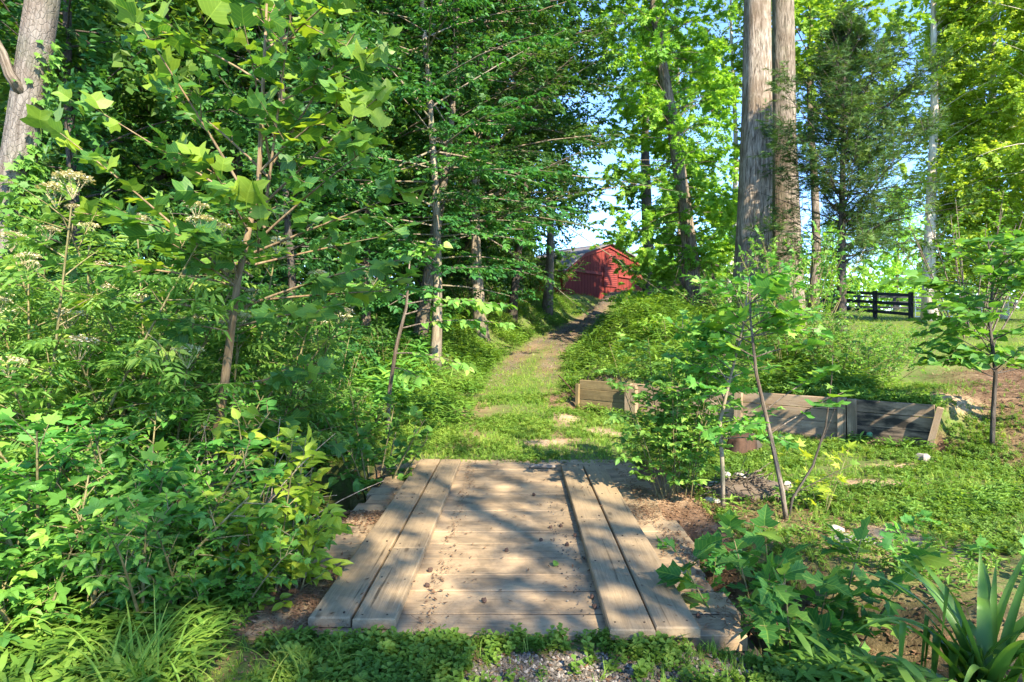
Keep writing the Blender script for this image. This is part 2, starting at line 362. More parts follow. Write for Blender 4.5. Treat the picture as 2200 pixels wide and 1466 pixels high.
def wood_mat(name, cols, dirt=None, dirt_amt=.0, rot=.0, ax=(1.2, 26, 26)):
    m, nt, out = new_mat(name)
    b = attr(nt, 'board', 'Vector'); tone = attr(nt, 'tone', 'Fac')
    g = noise(nt, mapping(nt, b, ax), 1.6, 6, .62, 1.1)
    fine = noise(nt, mapping(nt, b, (ax[0] * 3, ax[1] * 4, ax[2] * 4)), 2., 3, .6)
    c = ramp(nt, g, [(.28, cols[0]), (.5, cols[1]), (.72, cols[2])])
    c = mixc(nt, .35, c, ramp(nt, fine, [(.3, cols[0]), (.7, cols[2])]))
    c = mixc(nt, math_(nt, 'MULTIPLY', tone, .45), c, tuple(q * .62 for q in cols[1]))
    ck = noise(nt, mapping(nt, b, (.9, 34, 34)), 1., 3, .5, .3)
    c = mixc(nt, ramp(nt, ck, [(.66, (0, 0, 0)), (.70, (.85, .85, .85))]), c, tuple(q * .3 for q in cols[0]))
    st_ = noise(nt, mapping(nt, b, (.9, 3, 3)), 1.4, 4, .6)
    c = mixc(nt, math_(nt, 'MULTIPLY', ramp(nt, st_, [(.45, (0, 0, 0)), (.65, (1, 1, 1))]), .45), c, tuple(q * .55 for q in cols[1]))
    # knots
    vo = nt.nodes.new('ShaderNodeTexVoronoi'); vo.inputs['Scale'].default_value = 1.; nt.links.new(mapping(nt, b, (2.1, 6, 6)), vo.inputs['Vector'])
    c = mixc(nt, ramp(nt, vo.outputs['Distance'], [(.05, (.8, .8, .8)), (.13, (0, 0, 0))]), c, tuple(q * .55 for q in cols[0]))
    geo = nt.nodes.new('ShaderNodeNewGeometry')
    if dirt is not None:
        q = noise(nt, geo.outputs['Position'], 2.6, 6, .65, .4)
        fac = math_(nt, 'MULTIPLY', ramp(nt, q, [(.42, (0, 0, 0)), (.62, (1, 1, 1))]), dirt_amt)
        c = mixc(nt, fac, c, dirt)
        sp = noise(nt, geo.outputs['Position'], 55, 3, .7)
        c = mixc(nt, math_(nt, 'MULTIPLY', ramp(nt, sp, [(.58, (0, 0, 0)), (.68, (1, 1, 1))]), .5 * dirt_amt + .2), c, tuple(x * .45 for x in dirt))
    if rot:
        q = noise(nt, mapping(nt, b, (1.3, 4, 4)), 1.1, 5, .6)
        c = mixc(nt, math_(nt, 'MULTIPLY', ramp(nt, q, [(.52, (0, 0, 0)), (.63, (1, 1, 1))]), rot), c, (.02, .018, .015))
    h = mixc(nt, .5, g, fine)
    finish(nt, out, c, .82, bump(nt, h, .45, .006), .2); return m
M['deck'] = wood_mat('weathered_deck_boards', ((.095, .064, .04), (.235, .172, .107), (.355, .272, .175)), (.43, .305, .18), .8)
M['runner'] = wood_mat('weathered_runner_boards', ((.14, .098, .057), (.285, .21, .127), (.385, .297, .186)), (.38, .27, .155), .45)
M['wallwood'] = wood_mat('grey_timber', ((.15, .105, .068), (.34, .25, .16), (.47, .365, .25)), (.25, .15, .08), .45, .4)
M['wallrot'] = wood_mat('grey_rotting_timber', ((.09, .065, .045), (.27, .195, .13), (.42, .32, .225)), (.18, .12, .07), .4, .95)
M['wallyellow'] = wood_mat('green_stained_timber', ((.12, .085, .035), (.24, .175, .08), (.34, .26, .14)), (.12, .09, .04), .6, .3)
M['darkwood'] = wood_mat('dark_old_timber', ((.03, .025, .02), (.06, .05, .04), (.10, .085, .065)))
M['stump'] = wood_mat('rust_brown_rotten_wood', ((.025, .014, .009), (.075, .04, .025), (.14, .08, .05)), (.06, .035, .022), .6, .5, (1.2, 14, 14))

def plain(name, col, rough=.6, var=.25, scale=6., spec=.3, metal=0.):
    m, nt, out = new_mat(name)
    g = nt.nodes.new('ShaderNodeTexCoord').outputs['Object']
    q = noise(nt, g, scale, 5, .6)
    c = ramp(nt, q, [(.3, tuple(x * (1 - var) for x in col)), (.7, tuple(min(1, x * (1 + var)) for x in col))])
    p = finish(nt, out, c, rough, bump(nt, q, .25, .01), spec); p.inputs['Metallic'].default_value = metal
    return m
M['fence'] = plain('black_fence_paint', (.02, .021, .024), .7)
M['gate'] = plain('galvanised_gate', (.45, .46, .46), .4, .15, 3, .5, .8)
M['roof'] = plain('grey_shingles', (.14, .13, .14), .9, .35, 9)
M['shed'] = plain('dark_shed_boards', (.035, .026, .02), .8)
M['shedgreen'] = plain('grey_green_shed_wall', (.25, .30, .27), .7)
M['rock'] = plain('white_stone', (.40, .37, .33), .85, .45, 9)
M['greyrock'] = plain('grey_stone', (.22, .20, .18), .85, .3, 9)
M['gum'] = plain('brown_gum_ball', (.07, .042, .03), .9, .4, 30)
M['packed'] = plain('packed_dark_dirt', (.035, .024, .016), .95, .5, 20)
M['cap'] = plain('green_plastic', (.10, .24, .13), .4)

def barn_mat(name, col, freq):
    m, nt, out = new_mat(name)
    b = attr(nt, 'board', 'Vector')
    sp = nt.nodes.new('ShaderNodeSeparateXYZ'); nt.links.new(b, sp.inputs[0])
    fr = math_(nt, 'FRACT', math_(nt, 'MULTIPLY', sp.outputs[1], freq))
    gr = ramp(nt, fr, [(.0, (0, 0, 0)), (.06, (0, 0, 0)), (.12, (1, 1, 1)), (.94, (1, 1, 1)), (1, (0, 0, 0))])
    fl = math_(nt, 'FLOOR', math_(nt, 'MULTIPLY', sp.outputs[1], freq))
    wn = nt.nodes.new('ShaderNodeTexWhiteNoise'); wn.noise_dimensions = '1D'; nt.links.new(fl, wn.inputs['W'])
    q = noise(nt, mapping(nt, b, (.6, 5, 5)), 2, 5, .65)
    c = ramp(nt, q, [(.3, tuple(x * .72 for x in col)), (.7, tuple(x * 1.2 for x in col))])
    c = mixc(nt, math_(nt, 'MULTIPLY', wn.outputs[0], .35), c, tuple(x * .7 for x in col))
    c = mixc(nt, gr, tuple(x * .35 for x in col), c)
    finish(nt, out, c, .75, bump(nt, gr, .6, .02), .2); return m
M['barn'] = barn_mat('faded_red_barn_boards', (.165, .027, .021), 3.6)
M['barntrim'] = plain('faded_red_trim', (.20, .036, .029), .7)
M['barndark'] = plain('dull_red_louvres', (.13, .024, .024), .75)

def ground_mat():
    m, nt, out = new_mat('ground_soil')
    pos = nt.nodes.new('ShaderNodeNewGeometry').outputs['Position']
    n1 = noise(nt, pos, 1.1, 6, .6); n2 = noise(nt, pos, 9, 6, .7, .4); n3 = noise(nt, pos, 60, 4, .7)
    c = ramp(nt, n1, [(.3, (.12, .07, .042)), (.5, (.22, .135, .082)), (.7, (.34, .235, .15))])
    lit = ramp(nt, n2, [(.3, (.045, .026, .018)), (.48, (.13, .078, .05)), (.6, (.21, .13, .085)), (.75, (.33, .24, .17))])
    c = mixc(nt, attr(nt, 'litter', 'Fac'), c, lit)
    grv = ramp(nt, n3, [(.3, (.03, .026, .022)), (.5, (.085, .073, .062)), (.7, (.19, .17, .15))])
    c = mixc(nt, math_(nt, 'MULTIPLY', attr(nt, 'gravel', 'Fac'), ramp(nt, n2, [(.3, (.3, .3, .3)), (.6, (1, 1, 1))])), c, grv)
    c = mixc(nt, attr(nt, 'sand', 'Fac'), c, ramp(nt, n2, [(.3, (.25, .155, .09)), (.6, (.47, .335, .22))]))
    grn = ramp(nt, n2, [(.3, (.045, .075, .02)), (.7, (.12, .17, .04))])
    c = mixc(nt, math_(nt, 'MULTIPLY', attr(nt, 'green', 'Fac'), ramp(nt, n2, [(.25, (.45, .45, .45)), (.55, (1, 1, 1))])), c, grn)
    finish(nt, out, c, .95, bump(nt, mixc(nt, .5, n2, n3), .7, .03), .1); return m
M['ground'] = ground_mat()

# ------------------------------------------------------------------ objects
def put(name, me, parent=None, loc=(0, 0, 0), rz=0., sc=1., label=None, cat=None, group=None, kind=None):
    o = bpy.data.objects.new(name, me); COL.objects.link(o); o.location = loc; o.rotation_euler = (0, 0, rz)
    o.scale = (sc, sc, sc) if not isinstance(sc, tuple) else sc
    if parent is not None: o.parent = parent
    if label: o['label'] = label
    if cat: o['category'] = cat
    if group: o['group'] = group
    if kind: o['kind'] = kind
    return o
def thing(name, label, cat, loc=(0, 0, 0), rz=0., sc=1., group=None): return put(name, None, None, loc, rz, sc, label, cat, group)

# curves = (S start, D unit dir, L length, c bend)
def cpos(C, i, t):
    S, D, L, c = C; p = S[i] + D[i] * (L[i] * t)[:, None]; p[:, 2] += c[i] * L[i] * t * t; return p
def ctan(C, i, t):
    S, D, L, c = C; d = D[i].copy(); d[:, 2] += 2 * c[i] * t; return nrm(d)
def spawn(rg, C, n, t0, t1, l0, l1, spread=.9, up=.15, bend=-.15, flat=True, taper=.5):
    """n side shoots per parent curve, alternating left/right"""
    m = len(C[0]); i = np.repeat(np.arange(m), n); j = np.tile(np.arange(n), m)
    t = np.clip(t0 + (t1 - t0) * (j + rg.uniform(0, 1, m * n)) / n, 0, 1)
    p = cpos(C, i, t); d = ctan(C, i, t)
    if flat:
        side = nrm(np.cross(d, np.array([0, 0, 1.])) + rg.normal(0, .12, d.shape)) * np.where(j % 2 == 0, 1, -1)[:, None]
    else:
        a = rg.uniform(0, 2 * PI, m * n); x = nrm(np.cross(d, np.array([.13, .21, .97]))); y = np.cross(d, x)
        side = x * np.cos(a)[:, None] + y * np.sin(a)[:, None]
    D = nrm(d * (1 - spread * .55) + side * spread + rg.normal(0, .16, d.shape) + np.array([0, 0, up]))
    L = rg.uniform(l0, l1, m * n) * (1 - taper * t)
    return (p, D, L, np.full(m * n, bend) * rg.uniform(.4, 1.6, m * n))
def keep(C, mask): return tuple(a[mask] for a in C)
def leaf_on(mb, rg, C, K, tpl, size, tone=None, out=.9, droop=.25, tilt=.35, t0=.15, up=1.0, tvar=.22):
    """leaves alternating along every shoot, plus one at its tip"""
    m = len(C[0])
    if m == 0: return
    i = np.repeat(np.arange(m), K); j = np.tile(np.arange(K), m)
    t = np.clip(t0 + (1 - t0) * (j + 1) / K + rg.normal(0, .03, m * K), 0, 1)
    p = cpos(C, i, t); d = ctan(C, i, t)
    side = nrm(np.cross(d, np.array([.02, .03, 1.]))) * np.where(j % 2 == 0, 1, -1)[:, None]
    side = np.where((j == K - 1)[:, None], d, side)
    A = nrm(side * out + d * .55 + np.array([0, 0, -droop]) + rg.normal(0, .22, d.shape))
    N = nrm(np.array([0, 0, up]) + rg.normal(0, tilt, d.shape) + (1 - up) * side)
    base = rg.uniform(.2, .8, m) if tone is None else np.broadcast_to(tone, (m,))
    tn = np.clip(base[i] + rg.normal(0, tvar, m * K), 0, 1)
    mb.leaves(tpl, p, A, N, size * rg.uniform(.65, 1.2, m * K), tn)

def poly_at(pts, z):
    pts = np.asarray(pts); return np.stack([np.interp(z, pts[:, 2], pts[:, 0]), np.interp(z, pts[:, 2], pts[:, 1]), z], -1)

def tree(seed, Ht, r0, c0, limbs, llen, elev=.25, bend=-.12, twigs=16, tlen=.9, K=14, tpl=LEAF_FAR, size=.12, lean=(0, 0), prof=None,
         wood='bark', leaf='forest', gaps=-.25, wig=.15, r_top=.25, spray=.12, sides=10, pts=None, rad=None, azi=None, rough=.1, tilt=.75, tvar=.2, flat=False, twood=False, zmax=1e9, flare=1.5):
    """returns (wood mesh, crown mesh) of a tree with its foot at the origin"""
    rg = np.random.default_rng(seed)
    if pts is None:
        n = 12; z = np.linspace(-.3, Ht, n); ph = rg.uniform(0, 6, 2)
        pts = np.stack([lean[0] * z / Ht + wig * np.sin(z * .45 + ph[0]) - wig * math.sin(ph[0]), lean[1] * z / Ht + wig * np.sin(z * .37 + ph[1]) - wig * math.sin(ph[1]), z], 1)
        rad = r0 * (1 - (1 - r_top) * np.clip(z / Ht, 0, 1)); rad[0] *= flare; rad[1] *= 1 + (flare - 1) * .2
    pts = np.asarray(pts, float)
    wd = MB(); wd.tube(pts, rad, sides, .5, rough)
    cr = MB()
    if limbs:
        h = c0 + (1 - c0) * (np.arange(limbs) + rg.uniform(0, 1, limbs)) / limbs
        z = np.minimum(h * Ht, Ht * .99); S = poly_at(pts, z)
        a = np.arange(limbs) * 2.4 + rg.normal(0, .5, limbs) if azi is None else azi(rg, limbs)
        rel = (h - c0) / (1 - c0)
        pr = (prof or (lambda q: np.sin(np.clip(q * .85 + .18, 0, 1) * PI) ** .6))(rel)
        e = elev + .5 * rel ** 2 + rg.normal(0, .26, limbs)
        D = np.stack([np.cos(a) * np.cos(e), np.sin(a) * np.cos(e), np.sin(e)], 1)
        L = llen * pr * rg.uniform(.7, 1.2, limbs) + .25
        C = (S, D, L, np.full(limbs, bend) * rg.uniform(.5, 1.5, limbs))
        rl = np.interp(z, pts[:, 2], rad)
        wd.tubes(C, np.minimum(rl * .35, .006 * L + .004), .003, 4, 5, .5)
        C2 = spawn(rg, C, twigs, .12, 1.0, tlen * .6, tlen * 1.3, .85, .1, spray * -1, flat, .35)
        C2 = keep(C2, rg.uniform(0, 1, len(C2[0])) < np.repeat(L, twigs) / (llen * .55))
        mid = cpos(C2, np.arange(len(C2[0])), np.full(len(C2[0]), .5))
        C2 = keep(C2, (vn(mid[:, 0], mid[:, 1], .8, seed, mid[:, 2]) > gaps) & (mid[:, 2] < zmax))
        if twood: wd.tubes(C2, .006, .002, 2, 3, .5)
        mid = cpos(C2, np.arange(len(C2[0])), np.full(len(C2[0]), .5))
        tone = np.clip(.5 + .33 * vn(mid[:, 0], mid[:, 1], .9, seed + 3, mid[:, 2]) + rg.normal(0, .1, len(mid)), 0, 1)
        leaf_on(cr, rg, C2, K, tpl, size, tone, tilt=tilt, tvar=tvar)
    return wd.data('trunk', M[wood], True), (cr.data('crown', M[leaf]) if limbs else None)

def plant_tree(name, label, meshes, loc, rz=0., sc=1., group=None, cat='tree'):
    t = thing(name, label, cat, loc, rz, sc, group)
    put('trunk', meshes[0], t)
    if meshes[1]: put('crown', meshes[1], t)
    return t

def shrub(seed, h, spread, stems, side=8, slen=.5, K=9, tpl=LEAF_OVATE, size=.09, arch=-.15, wood='stem', leaf='shrub', rs=.012, tilt=.4, lo=.15, base=.12, gaps=-9, tone=None, droop=.25, lead=0, lev2=0, flat=False, tvar=.2):
    """many-stemmed plant; returns (stem mesh, foliage mesh, stem curves)"""
    rg = np.random.default_rng(seed)
    a = np.arange(stems) * 2.4 + rg.normal(0, .4, stems); q = np.sqrt((np.arange(stems) + .5) / stems)
    S = np.stack([np.cos(a) * base * q, np.sin(a) * base * q, np.full(stems, -.12)], 1)
    D = nrm(np.stack([np.cos(a) * spread * q, np.sin(a) * spread * q, np.ones(stems)], 1) + rg.normal(0, .08, (stems, 3)))
    L = h * rg.uniform(.65, 1.1, stems)
    C = (S, D, L, np.full(stems, arch) * rg.uniform(.3, 1.6, stems))
    wd = MB(); fo = MB()
    wd.tubes(C, rs, rs * .35, 6, 6, .5); wd.tube([(0, 0, -.2), (0, 0, -.09)], [base * 1.15 + rs] * 2, 10)
    C2 = spawn(rg, C, side, lo, .98, slen * .6, slen * 1.25, .85, .2, -.12, flat, .45)
    if gaps > -5:
        mid = cpos(C2, np.arange(len(C2[0])), np.full(len(C2[0]), .5)); C2 = keep(C2, vn(mid[:, 0], mid[:, 1], 2., seed, mid[:, 2]) > gaps)
    wd.tubes(C2, rs * .4, rs * .15, 2, 4, .5)
    if lev2:
        C3 = spawn(rg, C2, lev2, .2, 1., slen * .35, slen * .6, .85, .1, -.1, True, .3); wd.tubes(C3, rs * .2, rs * .1, 1, 3, .5)
        leaf_on(fo, rg, C3, K, tpl, size, None if tone is None else np.clip(tone + rg.normal(0, .15, len(C3[0])), 0, 1), tilt=tilt, droop=droop, tvar=tvar)
    leaf_on(fo, rg, C2, K, tpl, size, None if tone is None else np.clip(tone + rg.normal(0, .15, len(C2[0])), 0, 1), tilt=tilt, droop=droop, tvar=tvar)
    if lead: leaf_on(fo, rg, C, lead, tpl, size, None if tone is None else np.full(stems, tone), t0=.35, tilt=tilt, droop=droop)
    return wd.data('stem', M[wood], True), fo.data('foliage', M[leaf]), C

def plant_shrub(name, label, meshes, loc, rz=0., sc=1., group=None, cat='shrub'):
    t = thing(name, label, cat, loc, rz, sc, group)
    put('stem', meshes[0], t); put('foliage', meshes[1], t)
    return t

# =================================================================== TERRAIN
def axis(lo, hi, a, b, st, g):
    v = list(np.arange(a, b + st / 2, st)); s_ = st
    while v[-1] < hi: s_ *= g; v.append(v[-1] + s_)
    s_ = st
    while v[0] > lo: s_ *= g; v.insert(0, v[0] - s_)
    return np.array(v)
gx = axis(-260, 260, -3.2, 7.4, .085, 1.07); gy = axis(-60, 420, 1.5, 13.5, .085, 1.06)
X, Y = np.meshgrid(gx, gy); xf, yf = X.ravel(), Y.ravel()
tm = MB(); nx, ny = len(gx), len(gy)
i, j = np.meshgrid(np.arange(nx - 1), np.arange(ny - 1)); i = i.ravel() + j.ravel() * nx
tm.add(np.stack([xf, yf, Hh(xf, yf)], 1), np.stack([i, i + 1, i + nx + 1, i + nx], 1))
tme = tm.data('terrain', M['ground'], True)

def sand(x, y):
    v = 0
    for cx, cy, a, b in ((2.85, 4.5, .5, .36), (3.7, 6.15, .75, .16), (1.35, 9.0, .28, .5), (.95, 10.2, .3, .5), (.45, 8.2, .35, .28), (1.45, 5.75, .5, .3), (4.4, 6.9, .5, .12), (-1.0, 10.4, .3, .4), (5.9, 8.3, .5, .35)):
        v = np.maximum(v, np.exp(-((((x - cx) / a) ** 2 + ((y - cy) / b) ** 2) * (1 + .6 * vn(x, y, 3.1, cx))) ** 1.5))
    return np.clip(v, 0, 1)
def zones(x, y):
    """where the place is gravelled, littered with leaves, or green"""
    x = np.asarray(x, float); y = np.asarray(y, float)
    cx = np.interp(y, PY, PX); d = x - cx; ad = np.abs(d); s, u = wall_su(x, y)
    half = np.interp(y, [8, 13, 16, 22, 30, 42], [1.0, .8, .66, .68, .8, 1.2])
    drive = sst(half + .35, half - .15, ad + .22 * vn(x, y, 1.5, 7)) * sst(12.5, 16.5, y + .8 * vn(x, y, 1.1, 3))
    gravel = drive * np.clip(.8 + .5 * vn(x, y, .9, 3), 0, 1)
    mid = np.exp(-(d / .35) ** 2) * sst(23, 17, y) * sst(12, 15, y) * 1.3
    gravel = np.clip(gravel - mid * .6, 0, 1)
    gravel = np.maximum(gravel, sst(3.05, 2.9, y + .1 * vn(x, y, 3, 1)) * np.exp(-((x - .42) / .72) ** 4))
    track = (np.exp(-((d - .62) / .22) ** 2) + .7 * np.exp(-((d + .75) / .28) ** 2)) * sst(7, 8, y) * sst(15, 11, y)
    bare = np.clip(track * (.75 + .6 * vn(x, y, 1.3, 5)), 0, 1)
    forest = sst(-1.6, -3.2, d) * sst(3.3, 4.2, y)
    straw = sst(.2, 1.2, s) * sst(WL - .6, WL + .5, u) * sst(WL + 6, WL + 4, u) * sst(6.5, 4.5, s)
    straw = np.maximum(straw, sst(WL + .2, WL + 1., u) * sst(-.9, -.2, s) * sst(6.5, 4.5, s))
    edge = np.exp(-(s / .28) ** 2) * sst(-.6, 0, u) * sst(WL + .5, WL, u) * (s < .1)
    bankbare = np.exp(-((s - .4) / .45) ** 2) * sst(-1.6, -.6, u) * sst(1.6, .4, u)
    rightpatch = np.exp(-(((x - 2.75) / .75) ** 2 + ((y - 4.4) / .5) ** 2)) + .9 * np.exp(-(((x - 3.9) / .9) ** 2 + ((y - 5.6) / .22) ** 2)) + .8 * np.exp(-(((x - 1.75) / .7) ** 2 + ((y - 5.4) / .7) ** 2))
    ditch = sst(1.25, .7, np.abs(y - np.interp(x, DX, DY))) * (y < 8)
    litter = np.clip(np.maximum.reduce([forest, straw, edge, bankbare, ditch, .9 * np.exp(-(((x - 1.8) / .9) ** 2 + ((y - 5.2) / .9) ** 2))]), 0, 1)
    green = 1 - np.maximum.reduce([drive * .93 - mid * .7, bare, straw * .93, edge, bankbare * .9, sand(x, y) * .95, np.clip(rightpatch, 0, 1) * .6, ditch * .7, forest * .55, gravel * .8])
    green = np.clip(green, 0, 1)
    deck = (np.abs(x - .05) < 1.62) & (y > 3.12) & (y < 7.0)
    green = np.where(deck, 0, green)
    return gravel, litter, green
g_, l_, gr_ = zones(xf, yf)
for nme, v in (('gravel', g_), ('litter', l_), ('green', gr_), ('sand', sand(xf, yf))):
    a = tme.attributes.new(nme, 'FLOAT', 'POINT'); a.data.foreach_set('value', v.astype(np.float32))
put('ground', tme, kind='structure')

# ------------------------------------------------------------------ ground cover
def scatter(rg, n, x0, x1, y0, y1, fn=None, near=False):
    x = rg.uniform(x0, x1, n); y = rg.uniform(y0, y1, n)
    if near:   # denser towards the camera
        y = y0 + (y1 - y0) * rg.uniform(0, 1, n) ** near
    k = np.ones(n) if fn is None else fn(x, y)
    m = rg.uniform(0, 1, n) < k; return x[m], y[m]
def upright(mb, rg, tpl, x, y, size, tone=.5, zoff=-.005, lean=.2, axis_y=True, tv=.22):
    n = len(x); z = Hh(x, y) + zoff; P = np.stack([x, y, z], 1); a = rg.uniform(0, 2 * PI, n)
    hd = np.stack([np.cos(a), np.sin(a), np.zeros(n)], 1); up = nrm(np.array([0, 0, 1.]) + rg.normal(0, lean, (n, 3)))
    tn = np.clip(tone + .25 * vn(x, y, 1.4, 9) + rg.normal(0, tv, n), 0, 1)
    if axis_y: mb.leaves(tpl, P, up, hd, size * rg.uniform(.6, 1.35, n), tn, False)     # template grows along y
    else: mb.leaves(tpl, P, nrm(np.cross(up, hd)), up, size * rg.uniform(.5, 1.35, n), tn, False)   # template grows along z
def vis(x, y): return (np.abs(x) < .95 * y + 1.0)
green = lambda x, y: zones(x, y)[2] * vis(x, y)
def patchy(a, f, s): return lambda x, y: green(x, y) * np.clip(.55 + a * vn(x, y, f, s), 0, 1)

rg = np.random.default_rng(21)
cl = MB()
x, y = scatter(rg, 9000, -2.6, 2.9, 2.3, 3.2, patchy(1.2, 2.2, 2)); upright(cl, rg, STRAWB, x, y, .078, .5)
x, y = scatter(rg, 24000, -3.2, 3.2, 7.0, 12.5, patchy(1.7, 1.1, 4)); upright(cl, rg, STRAWB, x, y, .065, .55)
x, y = scatter(rg, 34000, 1.6, 9.5, 4.2, 9.2, patchy(1.0, 1.2, 6)); upright(cl, rg, STRAWB, x, y, .07, .45)
put('clover', cl.data('clover', M['weed']), kind='stuff', label='low clover spreading over the drive and lawn')
gs = MB()
x, y = scatter(rg, 5200, -2.6, 2.9, 2.2, 3.2, patchy(1., 2.6, 12)); upright(gs, rg, TUFT, x, y, .085, .45, lean=.3, axis_y=False)
x, y = scatter(rg, 26000, -3.4, 3.4, 7.0, 13.5, patchy(1.7, .9, 14)); upright(gs, rg, TUFT, x, y, .085, .55, lean=.3, axis_y=False)
x, y = scatter(rg, 9000, -2.5, 4, 12.5, 22, lambda x, y: (np.abs(x - np.interp(y, PY, PX)) < 1.5) * np.clip(green(x, y) + .25 + .8 * vn(x, y, 1.2, 31), 0, 1) * sst(17.5, 13.5, y)); upright(gs, rg, TUFT2, x, y, .11, .5, lean=.3, axis_y=False)
x, y = scatter(rg, 34000, 1.6, 10., 4.0, 9.5, patchy(1.0, 1.2, 16)); upright(gs, rg, TUFT, x, y, .085, .5, lean=.3, axis_y=False)
x, y = scatter(rg, 14000, -4, 8, 13, 40, lambda x, y: green(x, y) * (np.abs(x - np.interp(y, PY, PX)) < 3.2)); upright(gs, rg, TUFT2, x, y, .15, .5, lean=.3, axis_y=False)
x, y = scatter(rg, 34000, 6, 40, 11, 46, lambda x, y: green(x, y)); upright(gs, rg, TUFT2, x, y, .17, .62, lean=.3, axis_y=False)
put('grass', gs.data('grass', M['grass']), kind='stuff', label='short grass on the drive, lawn and field')
wd_ = MB()
def bank(x, y):
    d = x - np.interp(y, PY, PX); s, u = wall_su(x, y)
    lb = sst(-.75, -1.15, d) * sst(-7, -4.5, d) * sst(8, 11, y); rb = sst(.8, 1.25, d) * sst(.1, .6, s) * sst(WL - .5, WL - 1.4, u) * sst(7, 4.5, d)
    return np.clip(lb + rb, 0, 1) * np.clip(zones(x, y)[2] + .55 * (d < 0), 0, 1) * np.clip(.62 + .9 * vn(x, y, .8, 17), .08, 1)
x, y = scatter(rg, 60000, -8, 10, 9, 34, bank, 1.7); q = np.clip(y / 14, .8, 1.4)
upright(wd_, rg, WEED, x, y, .2 * q, .5)
x, y = scatter(rg, 22000, -8, 10, 9, 26, bank, 1.5); upright(wd_, rg, STILT, x, y, .3, .5)
fg = lambda x, y: np.clip(sst(-1.35, -1.6, x) + sst(1.55, 1.75, x), 0, 1) * vis(x, y) * (y < np.interp(x, DX, DY) - .35)
x, y = scatter(rg, 9000, -4, 4.2, 1.6, 4.4, fg); upright(wd_, rg, WEED2, x, y, .12, .5)
x, y = scatter(rg, 9000, -4, 4.2, 1.6, 4.2, fg); upright(wd_, rg, STILT, x, y, .15, .6)
x, y = scatter(rg, 4200, 1.3, 3.0, 2.1, 3.7, lambda x, y: vis(x, y) * sst(1.3, 1.5, x) * sst(.8, .5, x - 1.2 - (3.7 - y))); upright(wd_, rg, STILT, x, y, .19, .62)
x, y = scatter(rg, 5000, 1.8, 5, 3.2, 6.0, lambda x, y: green(x, y) * np.clip(vn(x, y, 1.6, 3), 0, 1)); upright(wd_, rg, WEED2, x, y, .16, .5)
n = 1500; u = rg.uniform(.1, WL, n); q = rg.uniform(.16, .5, n); upright(wd_, rg, WEED2, WA[0] + WD[0] * u + WN[0] * q, WA[1] + WD[1] * u + WN[1] * q, .15, .5, lean=.5)
n = 420; u = rg.uniform(.1, WL, n); q = rg.uniform(-.25, -.1, n); k_ = vn(u, u * 0, 1.7, 3) > -.1; u, q = u[k_], q[k_]; upright(wd_, rg, STILT, WA[0] + WD[0] * u + WN[0] * q, WA[1] + WD[1] * u + WN[1] * q, .16, .5, lean=.4)
x, y = scatter(rg, 9000, -4, 9, 11, 24, lambda x, y: bank(x, y) * np.clip(vn(x, y, .9, 41), 0, 1)); upright(wd_, rg, TUFT2, x, y, .5, .75, lean=.25, axis_y=False)
put('weeds', wd_.data('weeds', M['weed']), kind='stuff', label='leafy weeds covering the banks and verges')
un = MB()
x, y = scatter(rg, 26000, -26, -1.7, 4.5, 32, lambda x, y: sst(-1.7, -2.6, x - np.interp(y, PY, PX)) * vis(x, y) * np.clip(.7 + .8 * vn(x, y, .6, 8), 0, 1), 1.3)
upright(un, rg, WEED, x, y, .38, .4, lean=.25)
x, y = scatter(rg, 16000, -26, -1.9, 5, 32, lambda x, y: sst(-1.7, -2.6, x - np.interp(y, PY, PX)) * vis(x, y) * 1., 1.3)
upright(un, rg, STILT, x, y, .5, .45, lean=.25)
put('undergrowth', un.data('undergrowth', M['shrub']), kind='stuff', label='knee high undergrowth on the shaded forest floor')
# leaf litter: thin dry flakes and pine needles
lt = MB()
FLAKE = (np.array([(-.3, 0, .05), (0, -.12, 0), (.32, .02, .06), (.02, .14, .02)], float), np.array([(0, 1, 2), (0, 2, 3)]))
NEEDLE = (np.array([(-.5, -.012, 0), (.5, 0, .02), (-.5, .012, 0)], float), np.array([(0, 1, 2)]))
def flat(mb, rg, tpl, x, y, z, size, tone, tv=.25):
    n = len(x); a = rg.uniform(0, 2 * PI, n)
    A = np.stack([np.cos(a), np.sin(a), rg.normal(0, .12, n)], 1); N = nrm(np.array([0, 0, 1.]) + rg.normal(0, .25, (n, 3)))
    mb.leaves(tpl, np.stack([x, y, z], 1), A, N, size * rg.uniform(.5, 1.4, n), np.clip(tone + rg.normal(0, tv, n), 0, 1), False)
x, y = scatter(rg, 5200, -1.62, -1.08, 3.1, 5.2, lambda x, y: np.clip(.25 + .9 * vn(x, y, 1.9, 5) + sst(4.6, 3.2, y) * .7, 0, 1)); flat(lt, rg, FLAKE, x, y, np.where(x > -1.45, .012, Hh(x, y) + .02), .05, .3)
x, y = scatter(rg, 2600, 1.02, 1.3, 3.1, 6., lambda x, y: np.clip(.1 + .9 * vn(x, y, 2.3, 8), 0, 1)); flat(lt, rg, FLAKE, x, y, np.full(len(x), .012), .045, .3)
def deck_edge(x, y):
    e = np.minimum.reduce([np.abs(np.abs(x - .07) - .60), np.abs(np.abs(x - .07) - 1.08)])
    on = np.abs(np.abs(x - .07) - .82) < .245
    return np.where(on, .015, np.exp(-(e / .11) ** 2) * .9 + .03)
x, y = scatter(rg, 14000, -1.5, 1.6, 3.1, 7.1, deck_edge); flat(lt, rg, FLAKE, x, y, .012 + .05 * (np.abs(np.abs(x - .07) - .82) < .245), .045, .35)
x, y = scatter(rg, 9000, -1.5, 1.6, 3.1, 7.1, deck_edge); flat(lt, rg, NEEDLE, x, y, .014 + .05 * (np.abs(np.abs(x - .07) - .82) < .245), .09, .5)
